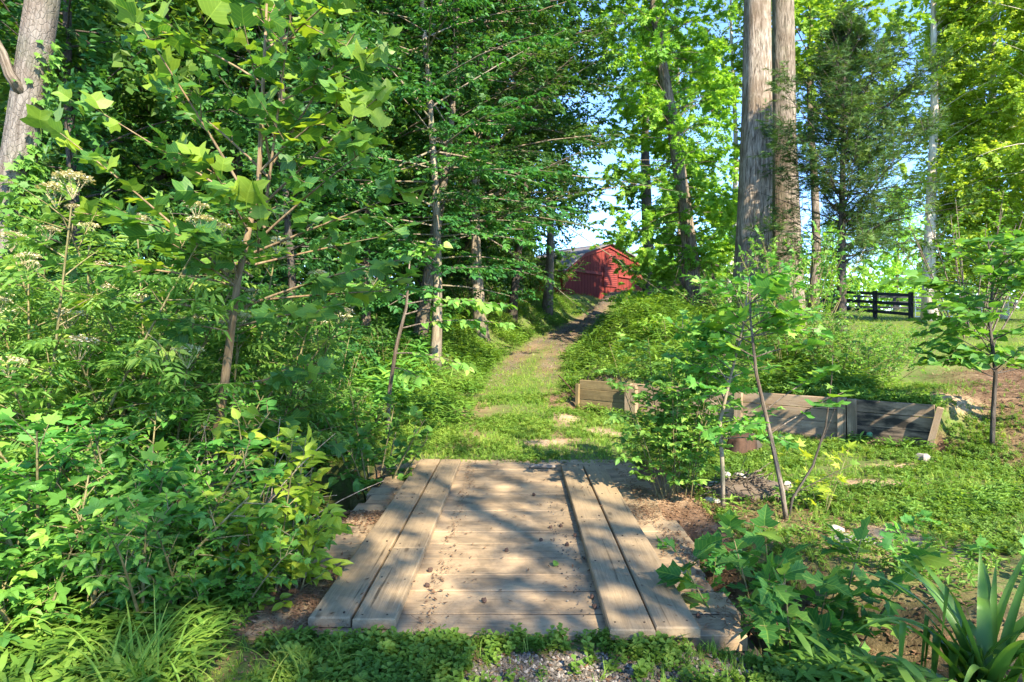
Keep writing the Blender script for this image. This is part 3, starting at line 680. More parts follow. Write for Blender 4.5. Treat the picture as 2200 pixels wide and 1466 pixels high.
x, y = scatter(rg, 5000, -3, 9.5, 4.5, 13, lambda x, y: vis(x, y) * np.clip(.4 + vn(x, y, 1.3, 33), 0, 1) * ((np.abs(x) > 1.6) | (y > 7.1))); flat(lt, rg, FLAKE, x, y, Hh(x, y) + .03, .06, .4)
lm = lambda x, y: zones(x, y)[1] * vis(x, y)
x, y = scatter(rg, 50000, -6, 10, 3, 13, lm, 1.3); flat(lt, rg, FLAKE, x, y, Hh(x, y) + .012, .07, .35)
x, y = scatter(rg, 30000, -3, 10.5, 3, 12.5, lm, 1.2); flat(lt, rg, NEEDLE, x, y, Hh(x, y) + .014, .16, .5)
x, y = scatter(rg, 9000, .9, 3.6, 3.4, 7., lambda x, y: np.clip(zones(x, y)[1] + .25, 0, 1)); flat(lt, rg, FLAKE, x, y, Hh(x, y) + .012, .05, .4)
x, y = scatter(rg, 9000, 5., 11, 6.5, 13, lm); flat(lt, rg, NEEDLE, x, y, Hh(x, y) + .02, .2, .45)
x, y = scatter(rg, 2200, -1.6, 1.7, 2.3, 3.15); flat(lt, rg, FLAKE, x, y, Hh(x, y) + .012, .04, .4)
# gravel
gv = MB()
OCT = (np.array([(1, 0, 0), (-.8, .2, 0), (.1, 1, .1), (0, -.9, 0), (.1, .1, .7), (0, 0, -.6)], float), np.array([(0, 2, 4), (2, 1, 4), (1, 3, 4), (3, 0, 4), (2, 0, 5), (1, 2, 5), (3, 1, 5), (0, 3, 5)]))
gm = lambda x, y: zones(x, y)[0] * vis(x, y)
x, y = scatter(rg, 12000, -.6, 1.4, 2.25, 3.1, gm); flat(gv, rg, OCT, x, y, Hh(x, y) + .004, .011, .5)
x, y = scatter(rg, 16000, -2, 6, 12, 34, gm, 1.6); flat(gv, rg, OCT, x, y, Hh(x, y) + .004, .022, .4)
x, y = scatter(rg, 5000, -2, 6, 12, 34, lambda x, y: gm(x, y) * np.exp(-((x - np.interp(y, PY, PX) + .75) / .35) ** 2), 1.6); flat(lt, rg, FLAKE, x, y, Hh(x, y) + .01, .09, .35)
x, y = scatter(rg, 130, .3, .5, 3.3, 5.5); flat(gv, rg, OCT, x, y, np.full(len(x), .006), .007, .3)
m_, nt_, out_ = new_mat('gravel_stone'); finish(nt_, out_, ramp(nt_, attr(nt_, 'tone', 'Fac'), [(0, (.045, .038, .030)), (.6, (.13, .112, .09)), (1, (.32, .28, .23))]), .9); M['gravel'] = m_
put('gravel', gv.data('gravel', M['gravel']), kind='stuff', label='grey gravel stones on the drive')

put('leaf_litter', lt.data('leaf_litter', M['straw']), kind='stuff', label='dry brown leaf bits and pine needles on deck and soil')

# =================================================================== BRIDGE
br = thing('wooden_bridge', 'weathered plank footbridge wide enough for a car, with raised wheel boards', 'bridge', (0, 0, 0))
dk = MB(); yy = 3.13; rr = random.Random(4)
while yy < 7.05:
    w = rr.uniform(.22, .29); l0 = -1.42 + (yy - 3.1) * .03 - rr.uniform(-.04, .07); l1 = 1.22 + (yy - 3.1) * .045 + rr.uniform(-.05, .07)
    dk.box(((l0 + l1) / 2, yy + w / 2, -.04 + rr.uniform(-.004, .003)), ((l1 - l0) / 2, w / 2 - .006, .04), rr.uniform(-.005, .005), rr.random(), bev=.003)
    yy += w
put('deck', dk.data('deck', M['deck']), br)
mb = MB(); mb.box((-.09, 5.08, -.03), (1.25, 1.93, .022), 0, .5); put('packed_dirt', mb.data('packed_dirt', M['packed']), br)
mb = MB(); mb.tube([(0, 0, -.004), (0, 0, .0025)], [.0065, .006], 8); NAIL = mb.data('nail', M['packed'])
def runner(x0, y0, x1, y1, w, splits):
    a = np.array([x0, y0]); b = np.array([x1, y1]); d = b - a; L = np.linalg.norm(d); ang = math.atan2(d[1], d[0]); prev = 0
    for s_ in list(splits) + [1.]:
        p = a + d * prev; q = a + d * s_; l = np.linalg.norm(q - p); c = (p + q) / 2
        mb = MB(); mb.box((c[0], c[1], .034 + rr.uniform(-.004, .004)), (l / 2 - .003, w / 2 - .005, .026), ang + rr.uniform(-.003, .003), rr.random(), bev=.007)
        ro = put('runner_board', mb.data('runner_board', M['runner']), br); prev = s_
        for e in (.06, l * .5, l - .06):
            for k in (-1, 1):
                r_ = a + d / L * (np.linalg.norm(p - a) + e) + np.array([-d[1], d[0]]) / L * k * w * .28; put('nail', NAIL, ro, (r_[0] + rr.uniform(-.01, .01), r_[1] + rr.uniform(-.02, .02), .061))
runner(-.965, 3.2, -.945, 7.0, .235, (.60,)); runner(-.725, 3.17, -.70, 6.98, .235, (.27,))
runner(.61, 3.06, .66, 6.75, .24, (.48,)); runner(.848, 3.08, .905, 6.72, .235, (.36,))
for bx in (-1.1, -.35, .42, 1.2):
    mb = MB(); mb.beam((bx, 2.95, -.2), (bx, 7.3, -.2), .16, .22); put('stringer_beam', mb.data('stringer_beam', M['darkwood']), br)

# =================================================================== RETAINING WALL
rw = thing('retaining_wall', 'low timber retaining wall of grey boards and posts holding the bank', 'retaining wall', (WA[0], WA[1], 0), math.atan2(WD[1], WD[0]))
secs = [(0.0, .206), (.206, .546), (.546, .817), (.817, 1.)]
for q, (a, b) in enumerate(secs):
    mb = MB(); u0, u1 = a * WL + .01, b * WL - .01
    for k in range(4):
        z0 = -.12 + k * .18; 
        mb.box(((u0 + u1) / 2, .012 + rr.uniform(-.008, .008), z0 + .09), ((u1 - u0) / 2, .025, .0885 if k < 3 else .08), 0, rr.random(), bev=.006)
    put('board_panel', mb.data('board_panel', M[('wallyellow', 'wallwood', 'wallwood', 'wallrot')[q]]), rw,
        label=('green stained board panel', None, None, 'board panel blackened by rot')[q])
for u, z in ((.0, .52), (.206 * WL - .05, .60), (.206 * WL + .06, .57), (.546 * WL, .60), (.817 * WL - .05, .61), (.817 * WL + .07, .60)):
    mb = MB(); mb.box((u, -.066, z / 2 - .15), (.05 if u else .03, .05 if u else .03, z / 2 + .15), rr.uniform(-.05, .05), rr.random(), axis=2, tilt=rr.uniform(-.02, .02))
    put('post', mb.data('post', M['wallyellow' if u < .3 else 'wallwood']), rw)
mb = MB(); mb.box((WL - .02, -.075, .22), (.035, .055, .36), .05, .3, axis=2, tilt=.22); put('end_post', mb.data('end_post', M['wallwood']), rw)
mb = MB(); mb.tube([(0, 0, 0), (0, -.05, 0)], [.03, .035], 10); mb.tube([(0, -.05, 0), (0, -.07, 0)], [.02, .016], 10)
up_ = WA + WD * (.817 * WL + .28) - WN * .03
put('drain_cap', mb.data('drain_cap', M['cap']), None, (up_[0], up_[1], .14), math.atan2(WD[1], WD[0]), label='small green drain cap low on the rotting end of the timber wall', cat='drain cap')

# =================================================================== BARN AND SHEDS
BA = np.array([3.36, 38.0]); BB = np.array([9.5, 43.0]); bl = np.linalg.norm(BB - BA); bang = math.atan2(*(BB - BA)[::-1])
barn = thing('red_barn', 'faded red board barn with a bent gambrel roof at the top of the drive', 'barn', (BA[0], BA[1], 3.2), bang)
def sect(px): return (px - 1100) / F
def fac(px, py):
    """facade point (u,z) seen at a photo pixel"""
    k = sect(px); dx, dy = (BB - BA) / bl; u = (k * BA[1] - BA[0]) / (dx - k * dy); d = BA[1] + u * dy
    return u, EYE - (py - 700) / F * d - 3.2
pk = fac(1308, 526); ll = fac(1252, 546); le = fac(1214, 580); rl_ = fac(1362, 556); re = fac(1389, 580)
prof = [(le[0], -.6), (re[0], -.6), re, rl_, pk, ll, le]
mb = MB(); mb.prism(prof, 0, 5.0); put('wall', mb.data('wall', M['barn']), barn)
roofm = MB()
line = [(le[0] - .22, le[1] - .12), ll, pk, rl_, (re[0] + .22, re[1] - .12)]
for a, b in zip(line, line[1:]):
    d = np.array([b[0] - a[0], b[1] - a[1]]); d /= np.linalg.norm(d); n = np.array([-d[1], d[0]])
    q = [(a[0] + n[0] * .03, a[1] + n[1] * .03), (b[0] + n[0] * .03, b[1] + n[1] * .03), (b[0] + n[0] * .12, b[1] + n[1] * .12), (a[0] + n[0] * .12, a[1] + n[1] * .12)]
    roofm.prism(q, -.28, 5.2)
put('roof', roofm.data('roof', M['roof']), barn)
tr_ = MB()
for a, b in zip(line, line[1:]): tr_.beam((a[0], -.07, a[1] - .1), (b[0], -.07, b[1] - .1), .06, .22)
put('rake_trim', tr_.data('rake_trim', M['barntrim']), barn)
for p, q in (((1214, 579), (1293, 589)), ((1327, 593), (1381, 601))):
    a, b = fac(*p), fac(*q); mb = MB(); mb.beam((a[0], -.06, a[1]), (b[0], -.06, b[1]), .1, .16); put('trim_board', mb.data('trim_board', M['barntrim']), barn)
def facbox(name, x0, y0, x1, y1, mat, th, slats=0, parent=barn):
    a = fac(x0, y1); b = fac(x1, y0); mb = MB(); mb.box(((a[0] + b[0]) / 2, -th / 2 - .004, (a[1] + b[1]) / 2), (abs(b[0] - a[0]) / 2, th / 2, abs(b[1] - a[1]) / 2), 0, .5, axis=2)
    o = put(name, mb.data(name, M[mat]), parent)
    if slats:
        s_ = MB()
        for k in range(slats):
            z = a[1] + (b[1] - a[1]) * (k + .5) / slats; s_.beam((a[0] + .04, -th - .02, z), (b[0] - .04, -th - .02, z), .03, abs(b[1] - a[1]) / slats * .55)
        put('louvre', s_.data('louvre', M['barntrim' if slats < 9 else 'barntrim']), o)
    return o
facbox('loft_vent', 1306, 541, 1319, 568, 'barndark', .05, 7)
facbox('loft_shutter', 1296, 577, 1324, 616, 'barndark', .05, 10)
# low shed wall to the left of the barn
x, y, z = W(1203, 41, 620)
sh = thing('lean_to_shed', 'small grey green lean-to half hidden left of the red barn', 'shed', (x - .6, 41.5, H1(x, 41.5)), .5)
mb = MB(); mb.box((0, 0, 1.1), (.9, 1.2, 1.2), 0, .5, axis=2); put('wall', mb.data('wall', M['shedgreen']), sh)
mb = MB(); mb.box((0, 0, 2.42), (1.15, 1.5, .07), 0, .5, tilt=-.12); put('roof', mb.data('roof', M['shed']), sh)
x, y, z = W(1490, 33, 600)
sh = thing('dark_shed', 'dark weathered shed with a low pitched roof behind the ivy covered tree', 'shed', (x, 34, 1.6), -.1)
mb = MB(); mb.prism([(-1.7, -.5), (1.7, -.5), (1.7, 3.2), (0, 3.75), (-1.7, 3.2)], 0, 4); put('wall', mb.data('wall', M['shed']), sh)
mb = MB()
for s_ in (-1, 1): mb.prism([(0, 3.80), (s_ * 2.1, 3.12), (s_ * 2.1, 3.22), (0, 3.92)][::s_], -.35, 4.3)
put('roof', mb.data('roof', M['shed']), sh)

# =================================================================== FENCE AND GATE
def fence(label, P, hgt, rails, name='board_fence'):
    f = thing(name, label, 'fence', (P[0][0], P[0][1], H1(*P[0])))
    o = np.array([P[0][0], P[0][1], H1(*P[0])])
    Z = [np.array([p[0], p[1], H1(*p)]) - o for p in P]
    for z in Z:
        mb = MB(); mb.box(tuple(z + np.array([0, 0, hgt / 2 - .1])), (.075, .075, hgt / 2 + .12), .1, .5); put('post', mb.data('post', M['fence']), f)
    for a, b in zip(Z, Z[1:]):
        for r_ in rails:
            mb = MB(); mb.beam(a + np.array([0, -.1, r_]), b + np.array([0, -.1, r_]), .04, .15); put('rail', mb.data('rail', M['fence']), f)
fence('black three board fence on the lawn between the cedar and the gate', [(W(1690, 34), 34), (W(1790, 32), 32), (W(1880, 30), 30), (W(1957, 27.5), 27.5)], 1.35, (.35, .8, 1.22))
fence('far black board fence running along the crest of the lawn', [(W(1700, 46), 46), (W(1790, 46), 46), (W(1845, 46), 46), (W(1922, 46), 46), (W(2000, 46), 46), (W(2090, 46), 46), (W(2180, 46), 46)], 1.3, (.4, .8, 1.2))
gt = thing('tube_gate', 'galvanised tube gate hung beside the black board fence', 'gate', (W(1966, 27.3), 27.3, H1(W(1966, 27.3), 27.3)))
mb = MB()
for z in (.25, .5, .78, 1.06, 1.3): mb.tube([(0, 0, z), (2.6, -.5, z)], [.022, .022], 6)
for u in (0, .5, 1): mb.tube([(2.6 * u, -.5 * u, .24), (2.6 * u, -.5 * u, 1.31)], [.024, .024], 6)
put('frame', mb.data('frame', M['gate']), gt)

# =================================================================== SMALL THINGS
def lump(seed, sx, sy, sz, n=10, m=7, rough=.25):
    mb = MB(); a = np.linspace(0, 2 * PI, n, endpoint=False); b = np.linspace(-.5 * PI, .5 * PI, m)
    V = np.stack([np.cos(b)[:, None] * np.cos(a), np.cos(b)[:, None] * np.sin(a), np.repeat(np.sin(b)[:, None], n, 1)], -1).reshape(-1, 3)
    V = V * (1 + rough * vn(V[:, 0], V[:, 1], 1.4, seed, V[:, 2]))[:, None]; V = np.sign(V) * np.abs(V) ** .8 * np.array([sx, sy, sz])
    i = np.arange(m - 1)[:, None] * n; j = np.arange(n)[None]; k = (j + 1) % n
    mb.add(V, np.stack([i + j, i + k, i + n + k, i + n + j], -1).reshape(-1, 4)); return mb
stones = [(1535, 1048, .12, .06, .05, 'flat white stone slab leaning at the left of the brush heap'), (1548, 1062, .09, .06, .05, 'second white stone just below the flat slab by the brush heap'),
          (1530, 1078, .09, .05, .03, 'low buff stone in front of the brush heap'), (1562, 1032, .05, .05, .07, 'upright white stone at the back left of the brush heap'),
          (1590, 1030, .12, .05, .05, 'long white stone along the back of the brush heap'), (1640, 1050, .07, .05, .05, 'rounded white stone on the right shoulder of the brush heap'),
          (1660, 1062, .08, .05, .04, 'white stone beside the bare stem right of the brush heap'), (1692, 1055, .06, .04, .07, 'tall white stone chip right of the bare stem'),
          (1706, 1070, .08, .04, .03, 'thin white stone chip lying rightmost by the brush heap'), (1795, 1140, .09, .06, .03, 'pale stone chip lying at the top of the bare clay patch')]
for k, (px, py, a, b, c, lab) in enumerate(stones):
    d = EYE * F / (py - 700); xx = W(px, d); h = H1(xx, d)
    d = (EYE - h) * F / (py - 700); xx = W(px, d)
    put('white_stone', lump(k, a, b, c, rough=.35).data('white_stone', M['rock']), None, (xx, d, H1(xx, d) + c * .5), k * 1.3, sc=.75, label=lab, cat='stone', group='white stones round the brush heap')
# flat grey rock in the clay patch and one grey stone on the lawn
put('grey_rock', lump(31, .16, .11, .04, rough=.4).data('grey_rock', M['greyrock']), None, (2.5, 4.45, H1(2.5, 4.45) + .005), .4, label='flat grey rock half sunk in the bare clay patch', cat='rock')
put('grey_stone', lump(33, .09, .07, .06, rough=.4).data('grey_stone', M['greyrock']), None, (4.9, 7.2, H1(4.9, 7.2) + .02), .4, label='small grey stone at the foot of the pine straw bank', cat='stone')
# brush heap
mb = MB(); rgb = np.random.default_rng(8); n = 150; a = rgb.uniform(0, 6.28, n); q = rgb.uniform(0, .45, n)
S = np.stack([np.cos(a) * q, np.sin(a) * q * .6, .02 + .2 * (1 - q / .45) * rgb.uniform(.2, 1, n)], 1); D = nrm(rgb.normal(0, 1, (n, 3)) * np.array([1, .7, .25]))
mb.tubes((S - D * .15, D, rgb.uniform(.15, .45, n), rgb.normal(0, .2, n)), .006, .003, 3, 4)
mb.n and mb.add(lump(5, .4, .25, .12).v[0], lump(5, .4, .25, .12).f[0])
hx = W(1612, 5.7); put('brush_heap', mb.data('brush_heap', M['bark']), None, (hx, 5.75, H1(hx, 5.75)), label='heap of dry roots and twigs ringed by white stones', cat='brush heap')
# rotten stump in front of the wall
d = 7.6; sx = W(1588, d); st = thing('rotten_stump', 'rust brown rotten log stump standing in front of the timber wall', 'stump', (sx, d, H1(sx, d)), .3)
mb = MB(); mb.tube([(0, 0, -.1), (0, 0, .03), (.01, 0, .09), (.02, .01, .16), (.015, .01, .22)], [.2, .175, .165, .16, .155], 22, .5, .3); put('trunk', mb.data('trunk', M['stump'], True), st)
mb = MB(); mb.tube([(.19, -.02, -.1), (.22, -.02, .1), (.2, 0, .24)], [.09, .07, .02], 8, .5, .3); put('root', mb.data('root', M['darkwood'], True), st)
# stick at the far end of the deck, and a thin cane leaning on the wall's end
mb = MB(); mb.tube([(-.16, 0, .03), (-.05, .01, .035), (.08, .005, .03), (.15, .015, .03)], [.018, .022, .022, .016], 8, .5, .15)
put('fallen_stick', mb.data('fallen_stick', M['dead'], True), None, (W(1167, 6.75), 6.75, .0), .02, label='short barkless stick lying across the far end of the deck', cat='stick')
x0, y0, z0 = W(1200, 12.2, 806); x1, y1, z1 = W(1240, 11.5, 850)
mb = MB(); mb.tube([(x0, y0, z0), (x1, y1, z1)], [.012, .014], 6); put('leaning_cane', mb.data('leaning_cane', M['stump']), None, label='thin reddish cane lying against the left end of the timber wall', cat='cane')
# fallen leaf on the deck
mb = MB(); mb.leaves(LEAF_OVATE, np.array([(0, 0, 0.)]), np.array([(.4, .9, .1)]), np.array([(.3, -.5, .8)]), .075, .4)
put('fallen_leaf', mb.data('fallen_leaf', M['shrub']), None, (W(1190, 4.0), 4.0, .015), label='single green leaf fallen on the near deck boards', cat='leaf')
gmz = lump(3, .016, .016, .016, 8, 6, .5).data('gum_ball', M['gum'])
for k, (px, py) in enumerate([(1162, 1160), (1183, 1133), (1205, 1130), (918, 1258), (924, 1225), (1272, 1282), (1277, 1303), (1088, 1182), (1147, 1063), (1360, 1118), (1500, 1322), (1235, 1150), (1040, 1290), (1218, 1170)]):
    d = (EYE - .012) * F / (py - 700)
    put('gum_ball', gmz, None, (W(px, d), d, .013), k * 1.1, .8 + .06 * (k % 5), 'small spiky brown gum ball lying on the bridge boards', 'gum ball', 'gum balls scattered on the bridge boards')

# =================================================================== TREES
def at(px, d): x = W(px, d); return (x, d, H1(x, d))

# big plated trunk at the left edge with ivy and a snag
bx, by = -6.28, 7.0
zz = np.array([-1.2, 0, 1.2, 2.8, 4.2, 5.4, 8, 12, 18.]); pts = np.stack([np.interp(zz, [0, 2.8, 5.4, 18], [0, .46, .86, 2.2]), np.zeros(9), zz], 1)
T = thing('leaning_pine', 'thick plated trunk leaning at the left edge with ivy up its side', 'tree', (bx, by, 0.))
wdm = MB(); wdm.tube(pts, [.25, .21, .185, .175, .17, .165, .15, .12, .06], 20, .5, .06); put('trunk', wdm.data('trunk', M['pine_bark'], True), T)
mb = MB(); mb.tube([(.71, -.1, 4.25), (.64, -.2, 4.42), (.57, -.22, 4.65), (.46, -.22, 4.84), (.28, -.22, 4.95), (-.05, -.22, 5.1), (-.5, -.25, 5.4)], [.075, .055, .05, .048, .044, .036, .02], 10, .5, .15); put('snag', mb.data('snag', M['bark'], True), T)
rgi = np.random.default_rng(2); n = 1100; z = rgi.uniform(.2, 4.9, n); a = rgi.normal(-.05, .5, n)
z = np.where(rgi.uniform(0, 1, n) < .3, z, rgi.uniform(.2, 3.5, n)); ctr = poly_at(pts, z); rad = np.interp(z, zz, [.25, .21, .185, .175, .17, .165, .15, .12, .06])
O = np.stack([np.cos(a), np.sin(a), np.zeros(n)], 1); O = np.where((rgi.uniform(0, 1, n) < .5)[:, None], O, O)
P = ctr + O * (rad + rgi.uniform(.01, .1, n))[:, None]
mb = MB(); mb.leaves(LEAF_MAPLE, P, nrm(np.array([0, 0, -.7]) + O * .5 + rgi.normal(0, .3, (n, 3))), nrm(O + np.array([0, 0, .5]) + rgi.normal(0, .25, (n, 3))), .1 * rgi.uniform(.6, 1.2, n), rgi.uniform(.2, .8, n))
put('ivy', mb.data('ivy', M['shrub']), T)
cm = tree(71, 18, .2, .55, 26, 3.4, .2, -.1, 16, 1.0, 14, LEAF_FAR, .15, leaf='forest', gaps=-.1); put('crown', cm[1], T)

# foreground tulip sapling with big four-lobed leaves
bx, by, bz = W(437, 4.95, 1110)
zz = np.array([-.3, 0, .55, 1.1, 1.5, 2.0, 2.7, 3.4, 4.1]); tp = np.stack([np.interp(zz, [0, 1.1, 1.95, 2.7, 4.1], [0, .2, .33, .52, .62]), np.interp(zz, [0, 4.1], [0, -.25]), zz], 1)
rt = np.interp(zz, [0, 1.1, 2.2, 4.1], [.043, .034, .025, .008])
rg = np.random.default_rng(44)
wdm = MB(); wdm.tube(tp, rt, 12, .5, .06); fo = MB()
nl = 22; z = np.concatenate([rg.uniform(.5, 1.4, 5), rg.uniform(1.5, 4.0, nl - 5)]); S = poly_at(tp, z); a = rg.uniform(0, 2 * PI, nl)
e = rg.uniform(.1, .7, nl) + .15 * (z - 2); D = np.stack([np.cos(a) * np.cos(e), np.sin(a) * np.cos(e), np.sin(e)], 1)
# hand-set leaders that make the outline in the photograph
ld = [((.33, -.05, 1.9), (-.62, -.28, .72), 1.75), ((.40, -.05, 2.1), (-.95, -.1, .45), 1.5), ((.45, 0, 2.3), (.75, -.3, .55), 1.35), ((.5, 0, 2.5), (.25, -.3, .95), 1.75), ((.33, 0, 1.75), (.92, -.2, .35), 1.45),
      ((.5, 0, 2.4), (-.4, -.35, .9), 1.8), ((.42, 0, 2.1), (.85, .2, .25), 1.2), ((.55, 0, 2.9), (.6, -.1, .9), 1.3), ((.55, 0, 2.8), (-.75, .1, .75), 1.45), ((.2, 0, 1.1), (.9, -.2, .2), 1.0), ((.12, 0, .7), (.8, -.5, .3), .9), ((.45, 0, 2.2), (.35, -.85, .4), 1.1), ((.4, 0, 2.0), (-.4, -.8, .45), 1.1),
      ((.35, 0, 1.9), (-.95, -.35, .3), 1.35), ((.3, 0, 1.7), (-.9, -.3, .2), 1.1), ((.42, 0, 2.2), (.95, -.3, .3), 1.45), ((.3, 0, 1.6), (.85, -.5, .15), 1.25), ((.35, 0, 1.8), (.9, .1, .1), 1.3), ((.5, 0, 2.6), (.9, -.3, .7), 1.3), ((.5, 0, 2.5), (-.9, -.2, .6), 1.5), ((.55, 0, 2.9), (.05, -.5, .8), 1.2)]
S = np.concatenate([S, [q[0] for q in ld]]); D = np.concatenate([D, nrm(np.array([q[1] for q in ld]))]); L = np.concatenate([rg.uniform(.5, 1.15, nl), [q[2] for q in ld]])
C = (S, D, L, rg.uniform(-.18, .0, len(S))); wdm.tubes(C, .005 + .005 * L, .003, 5, 6)
C2 = spawn(rg, C, 3, .3, .95, .25, .5, .8, .15, -.1, True, .3); wdm.tubes(C2, .005, .002, 2, 4)
leaf_on(fo, rg, C2, 4, LEAF_TULIP, .145, np.clip(rg.normal(.42, .2, len(C2[0])), 0, 1), tilt=.65, droop=.35, out=.8)
hi = np.clip((C[0][:, 2] + C[1][:, 2] * C[2] - 1.6) / 2.2, 0, 1)
leaf_on(fo, rg, C, 8, LEAF_TULIP, .155, np.clip(.3 + .4 * hi + rg.normal(0, .1, len(S)), 0, 1), tilt=.65, droop=.3, t0=.3, out=.8)
ends = cpos(C, np.arange(len(S)), np.full(len(S), 1.)); k_ = hi > .45; n = k_.sum()       # young pale leaves held up at the tips
fo.leaves(LEAF_TULIP, np.repeat(ends[k_], 3, 0) + rg.normal(0, .07, (n * 3, 3)), nrm(np.array([0, 0, .8]) + rg.normal(0, .55, (n * 3, 3))), nrm(np.array([.2, -.9, .45]) + rg.normal(0, .4, (n * 3, 3))), .17 * rg.uniform(.6, 1.15, n * 3), rg.uniform(.75, 1., n * 3))
plant_tree('tulip_sapling', 'young slender tree with big four lobed leaves left of the bridge', (wdm.data('trunk', M['tan_bark'], True), fo.data('crown', M['tulip'])), (bx, by, 0.))

# kinds of forest trees
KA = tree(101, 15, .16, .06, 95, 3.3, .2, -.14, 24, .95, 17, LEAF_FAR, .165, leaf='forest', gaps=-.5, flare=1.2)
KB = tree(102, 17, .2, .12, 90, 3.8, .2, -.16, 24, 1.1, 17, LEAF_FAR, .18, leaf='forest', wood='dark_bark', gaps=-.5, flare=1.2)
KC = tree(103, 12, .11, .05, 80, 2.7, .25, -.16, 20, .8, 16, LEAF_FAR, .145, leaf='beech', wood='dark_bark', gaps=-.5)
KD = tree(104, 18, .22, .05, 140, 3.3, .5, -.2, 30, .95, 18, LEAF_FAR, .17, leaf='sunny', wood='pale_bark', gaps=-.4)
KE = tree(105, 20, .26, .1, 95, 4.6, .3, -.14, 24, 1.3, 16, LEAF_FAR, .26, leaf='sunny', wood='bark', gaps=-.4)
KF = tree(106, 17, .2, .40, 60, 3.8, .3, -.14, 20, 1.1, 16, LEAF_FAR, .17, leaf='forest', wood='pine_bark', gaps=-.4)

KG = tree(107, 16, .2, .35, 46, 3.4, .3, -.14, 16, 1.1, 14, LEAF_FAR, .2, leaf='forest', gaps=.02)  # gappy crown, used only for the unseen added shade trees
# trees that read as single trunks in the left wood
plant_tree('forest_tree', 'slim grey trunk left of the drive, leaf litter at its flared foot', tree(120, 13, .16, .42, 50, 2.8, .3, -.14, 22, .85, 16, LEAF_FAR, .15, lean=(1.1, .3), leaf='beech', wood='poplar_dark_shaded'), at(900, 15.))
plant_tree('forest_tree', 'thin twin of the slim grey trunk, standing in grass further left', tree(121, 12, .11, .35, 46, 2.6, .3, -.14, 20, .8, 16, LEAF_FAR, .15, lean=(.35, 0), leaf='forest', wood='bark'), at(787, 15.2))
plant_tree('forest_tree', 'dark thin trunk on the bank beside the rising drive', tree(122, 12, .15, .35, 50, 3.0, .2, -.16, 22, .9, 16, LEAF_FAR, .16, lean=(.6, 0), leaf='beech', wood='dark_bark'), at(1100, 23.))
# beech whose layered boughs hang over the drive
bd = tree(130, 13, .2, .24, 170, 5.8, .12, -.14, 32, .95, 17, LEAF_FAR, .15, lean=(.3, .4), leaf='beech', wood='beech_bark', gaps=-.3, prof=lambda q: np.clip(1.05 - .55 * q, .2, 1), tilt=.5, flat=True, twood=True)
plant_tree('beech_tree', 'spreading beech with dark layered boughs hanging over the gravel drive', bd, at(1035, 19.0), 1.0)
plant_tree('beech_tree', 'smaller beech with a mottled bent trunk between the slim trunk and the drive', tree(131, 12, .11, .14, 100, 3.2, .12, -.15, 22, .8, 16, LEAF_OVATE, .115, lean=(.5, 0), leaf='beech', wood='beech_bark', tilt=.5, flat=True), at(935, 13.5), 2.)
left_wood = [
 (KC, 640, 11.5, .8, 'small dark leaved tree rising straight behind the tulip sapling'), (KA, 480, 13.5, 1., 'leafy tree whose pale trunk shows above the tulip sapling'),
 (KB, 330, 12.5, 1., 'tall dark trunk left of two trunks at the top behind the sapling'), (KF, 384, 13.5, 1., 'bare dark trunk right of its neighbour at the top behind the sapling'),
 (KC, 190, 10.5, .95, 'low branching tree right of the leaning ivy trunk'), (KA, 60, 14, 1.05, 'broad leafy tree standing behind the leaning ivy trunk'),
 (KB, 700, 18, 1., 'thick trunked tree with high pale gap beside it, top left of centre'), (KA, 820, 21, 1., 'leafy tree behind the two slim trunks left of the drive'),
 (KF, 590, 20, 1.05, 'tall straight tree deep in the wood behind the sapling'), (KB, 250, 21, 1.1, 'tall dark tree deep in the wood between sapling and ivy trunk'),
 (KA, -60, 20, 1.1, 'tree crown filling the upper left corner behind the ivy trunk'), (KC, 1010, 25, 1.2, 'low dark tree on the bank behind the beech boughs'),
 (KB, 905, 29, 1.1, 'tall tree behind the slim grey trunk, crown above the beech'), (KA, 1120, 31, .95, 'leafy tree behind the dark thin trunk near the barn'),
 (KF, 1175, 27, .95, 'high crowned tree filling the top of the view left of the sky gap'),
 (KE, 430, 30, 1.1, 'sunlit yellow green tree seen in gaps behind the sapling'), (KE, 760, 34, 1.1, 'sunlit tree showing yellow through the middle of the wood'),
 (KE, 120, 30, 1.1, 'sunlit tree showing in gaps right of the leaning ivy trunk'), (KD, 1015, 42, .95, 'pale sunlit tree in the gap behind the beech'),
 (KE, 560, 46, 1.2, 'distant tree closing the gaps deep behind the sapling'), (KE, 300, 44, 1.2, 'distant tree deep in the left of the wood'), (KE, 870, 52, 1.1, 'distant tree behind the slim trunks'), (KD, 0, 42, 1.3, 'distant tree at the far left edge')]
for k, (ms, px, d, s_, lab) in enumerate(left_wood): plant_tree('forest_tree', lab, ms, at(px, d), k * 1.7, s_, 'trees of the left wood')

# dark forked trunk by the barn
zz = np.array([-.4, 0, 3, 6, 9, 13, 18.]); pts = np.stack([np.array([0, 0, -.03, -.12, -.2, -.1, .2]), np.zeros(7), zz], 1)
plant_tree('dark_trunk_tree', 'straight dark trunk in front of the right corner of the barn', tree(140, 16, .3, .7, 30, 2.6, .2, -.12, 15, 1.0, 14, LEAF_FAR, .17, leaf='beech', wood='dark_bark', pts=pts, rad=[.42, .34, .32, .29, .22, .14, .05]), (W(1393, 34), 34, H1(W(1393, 34), 34)))
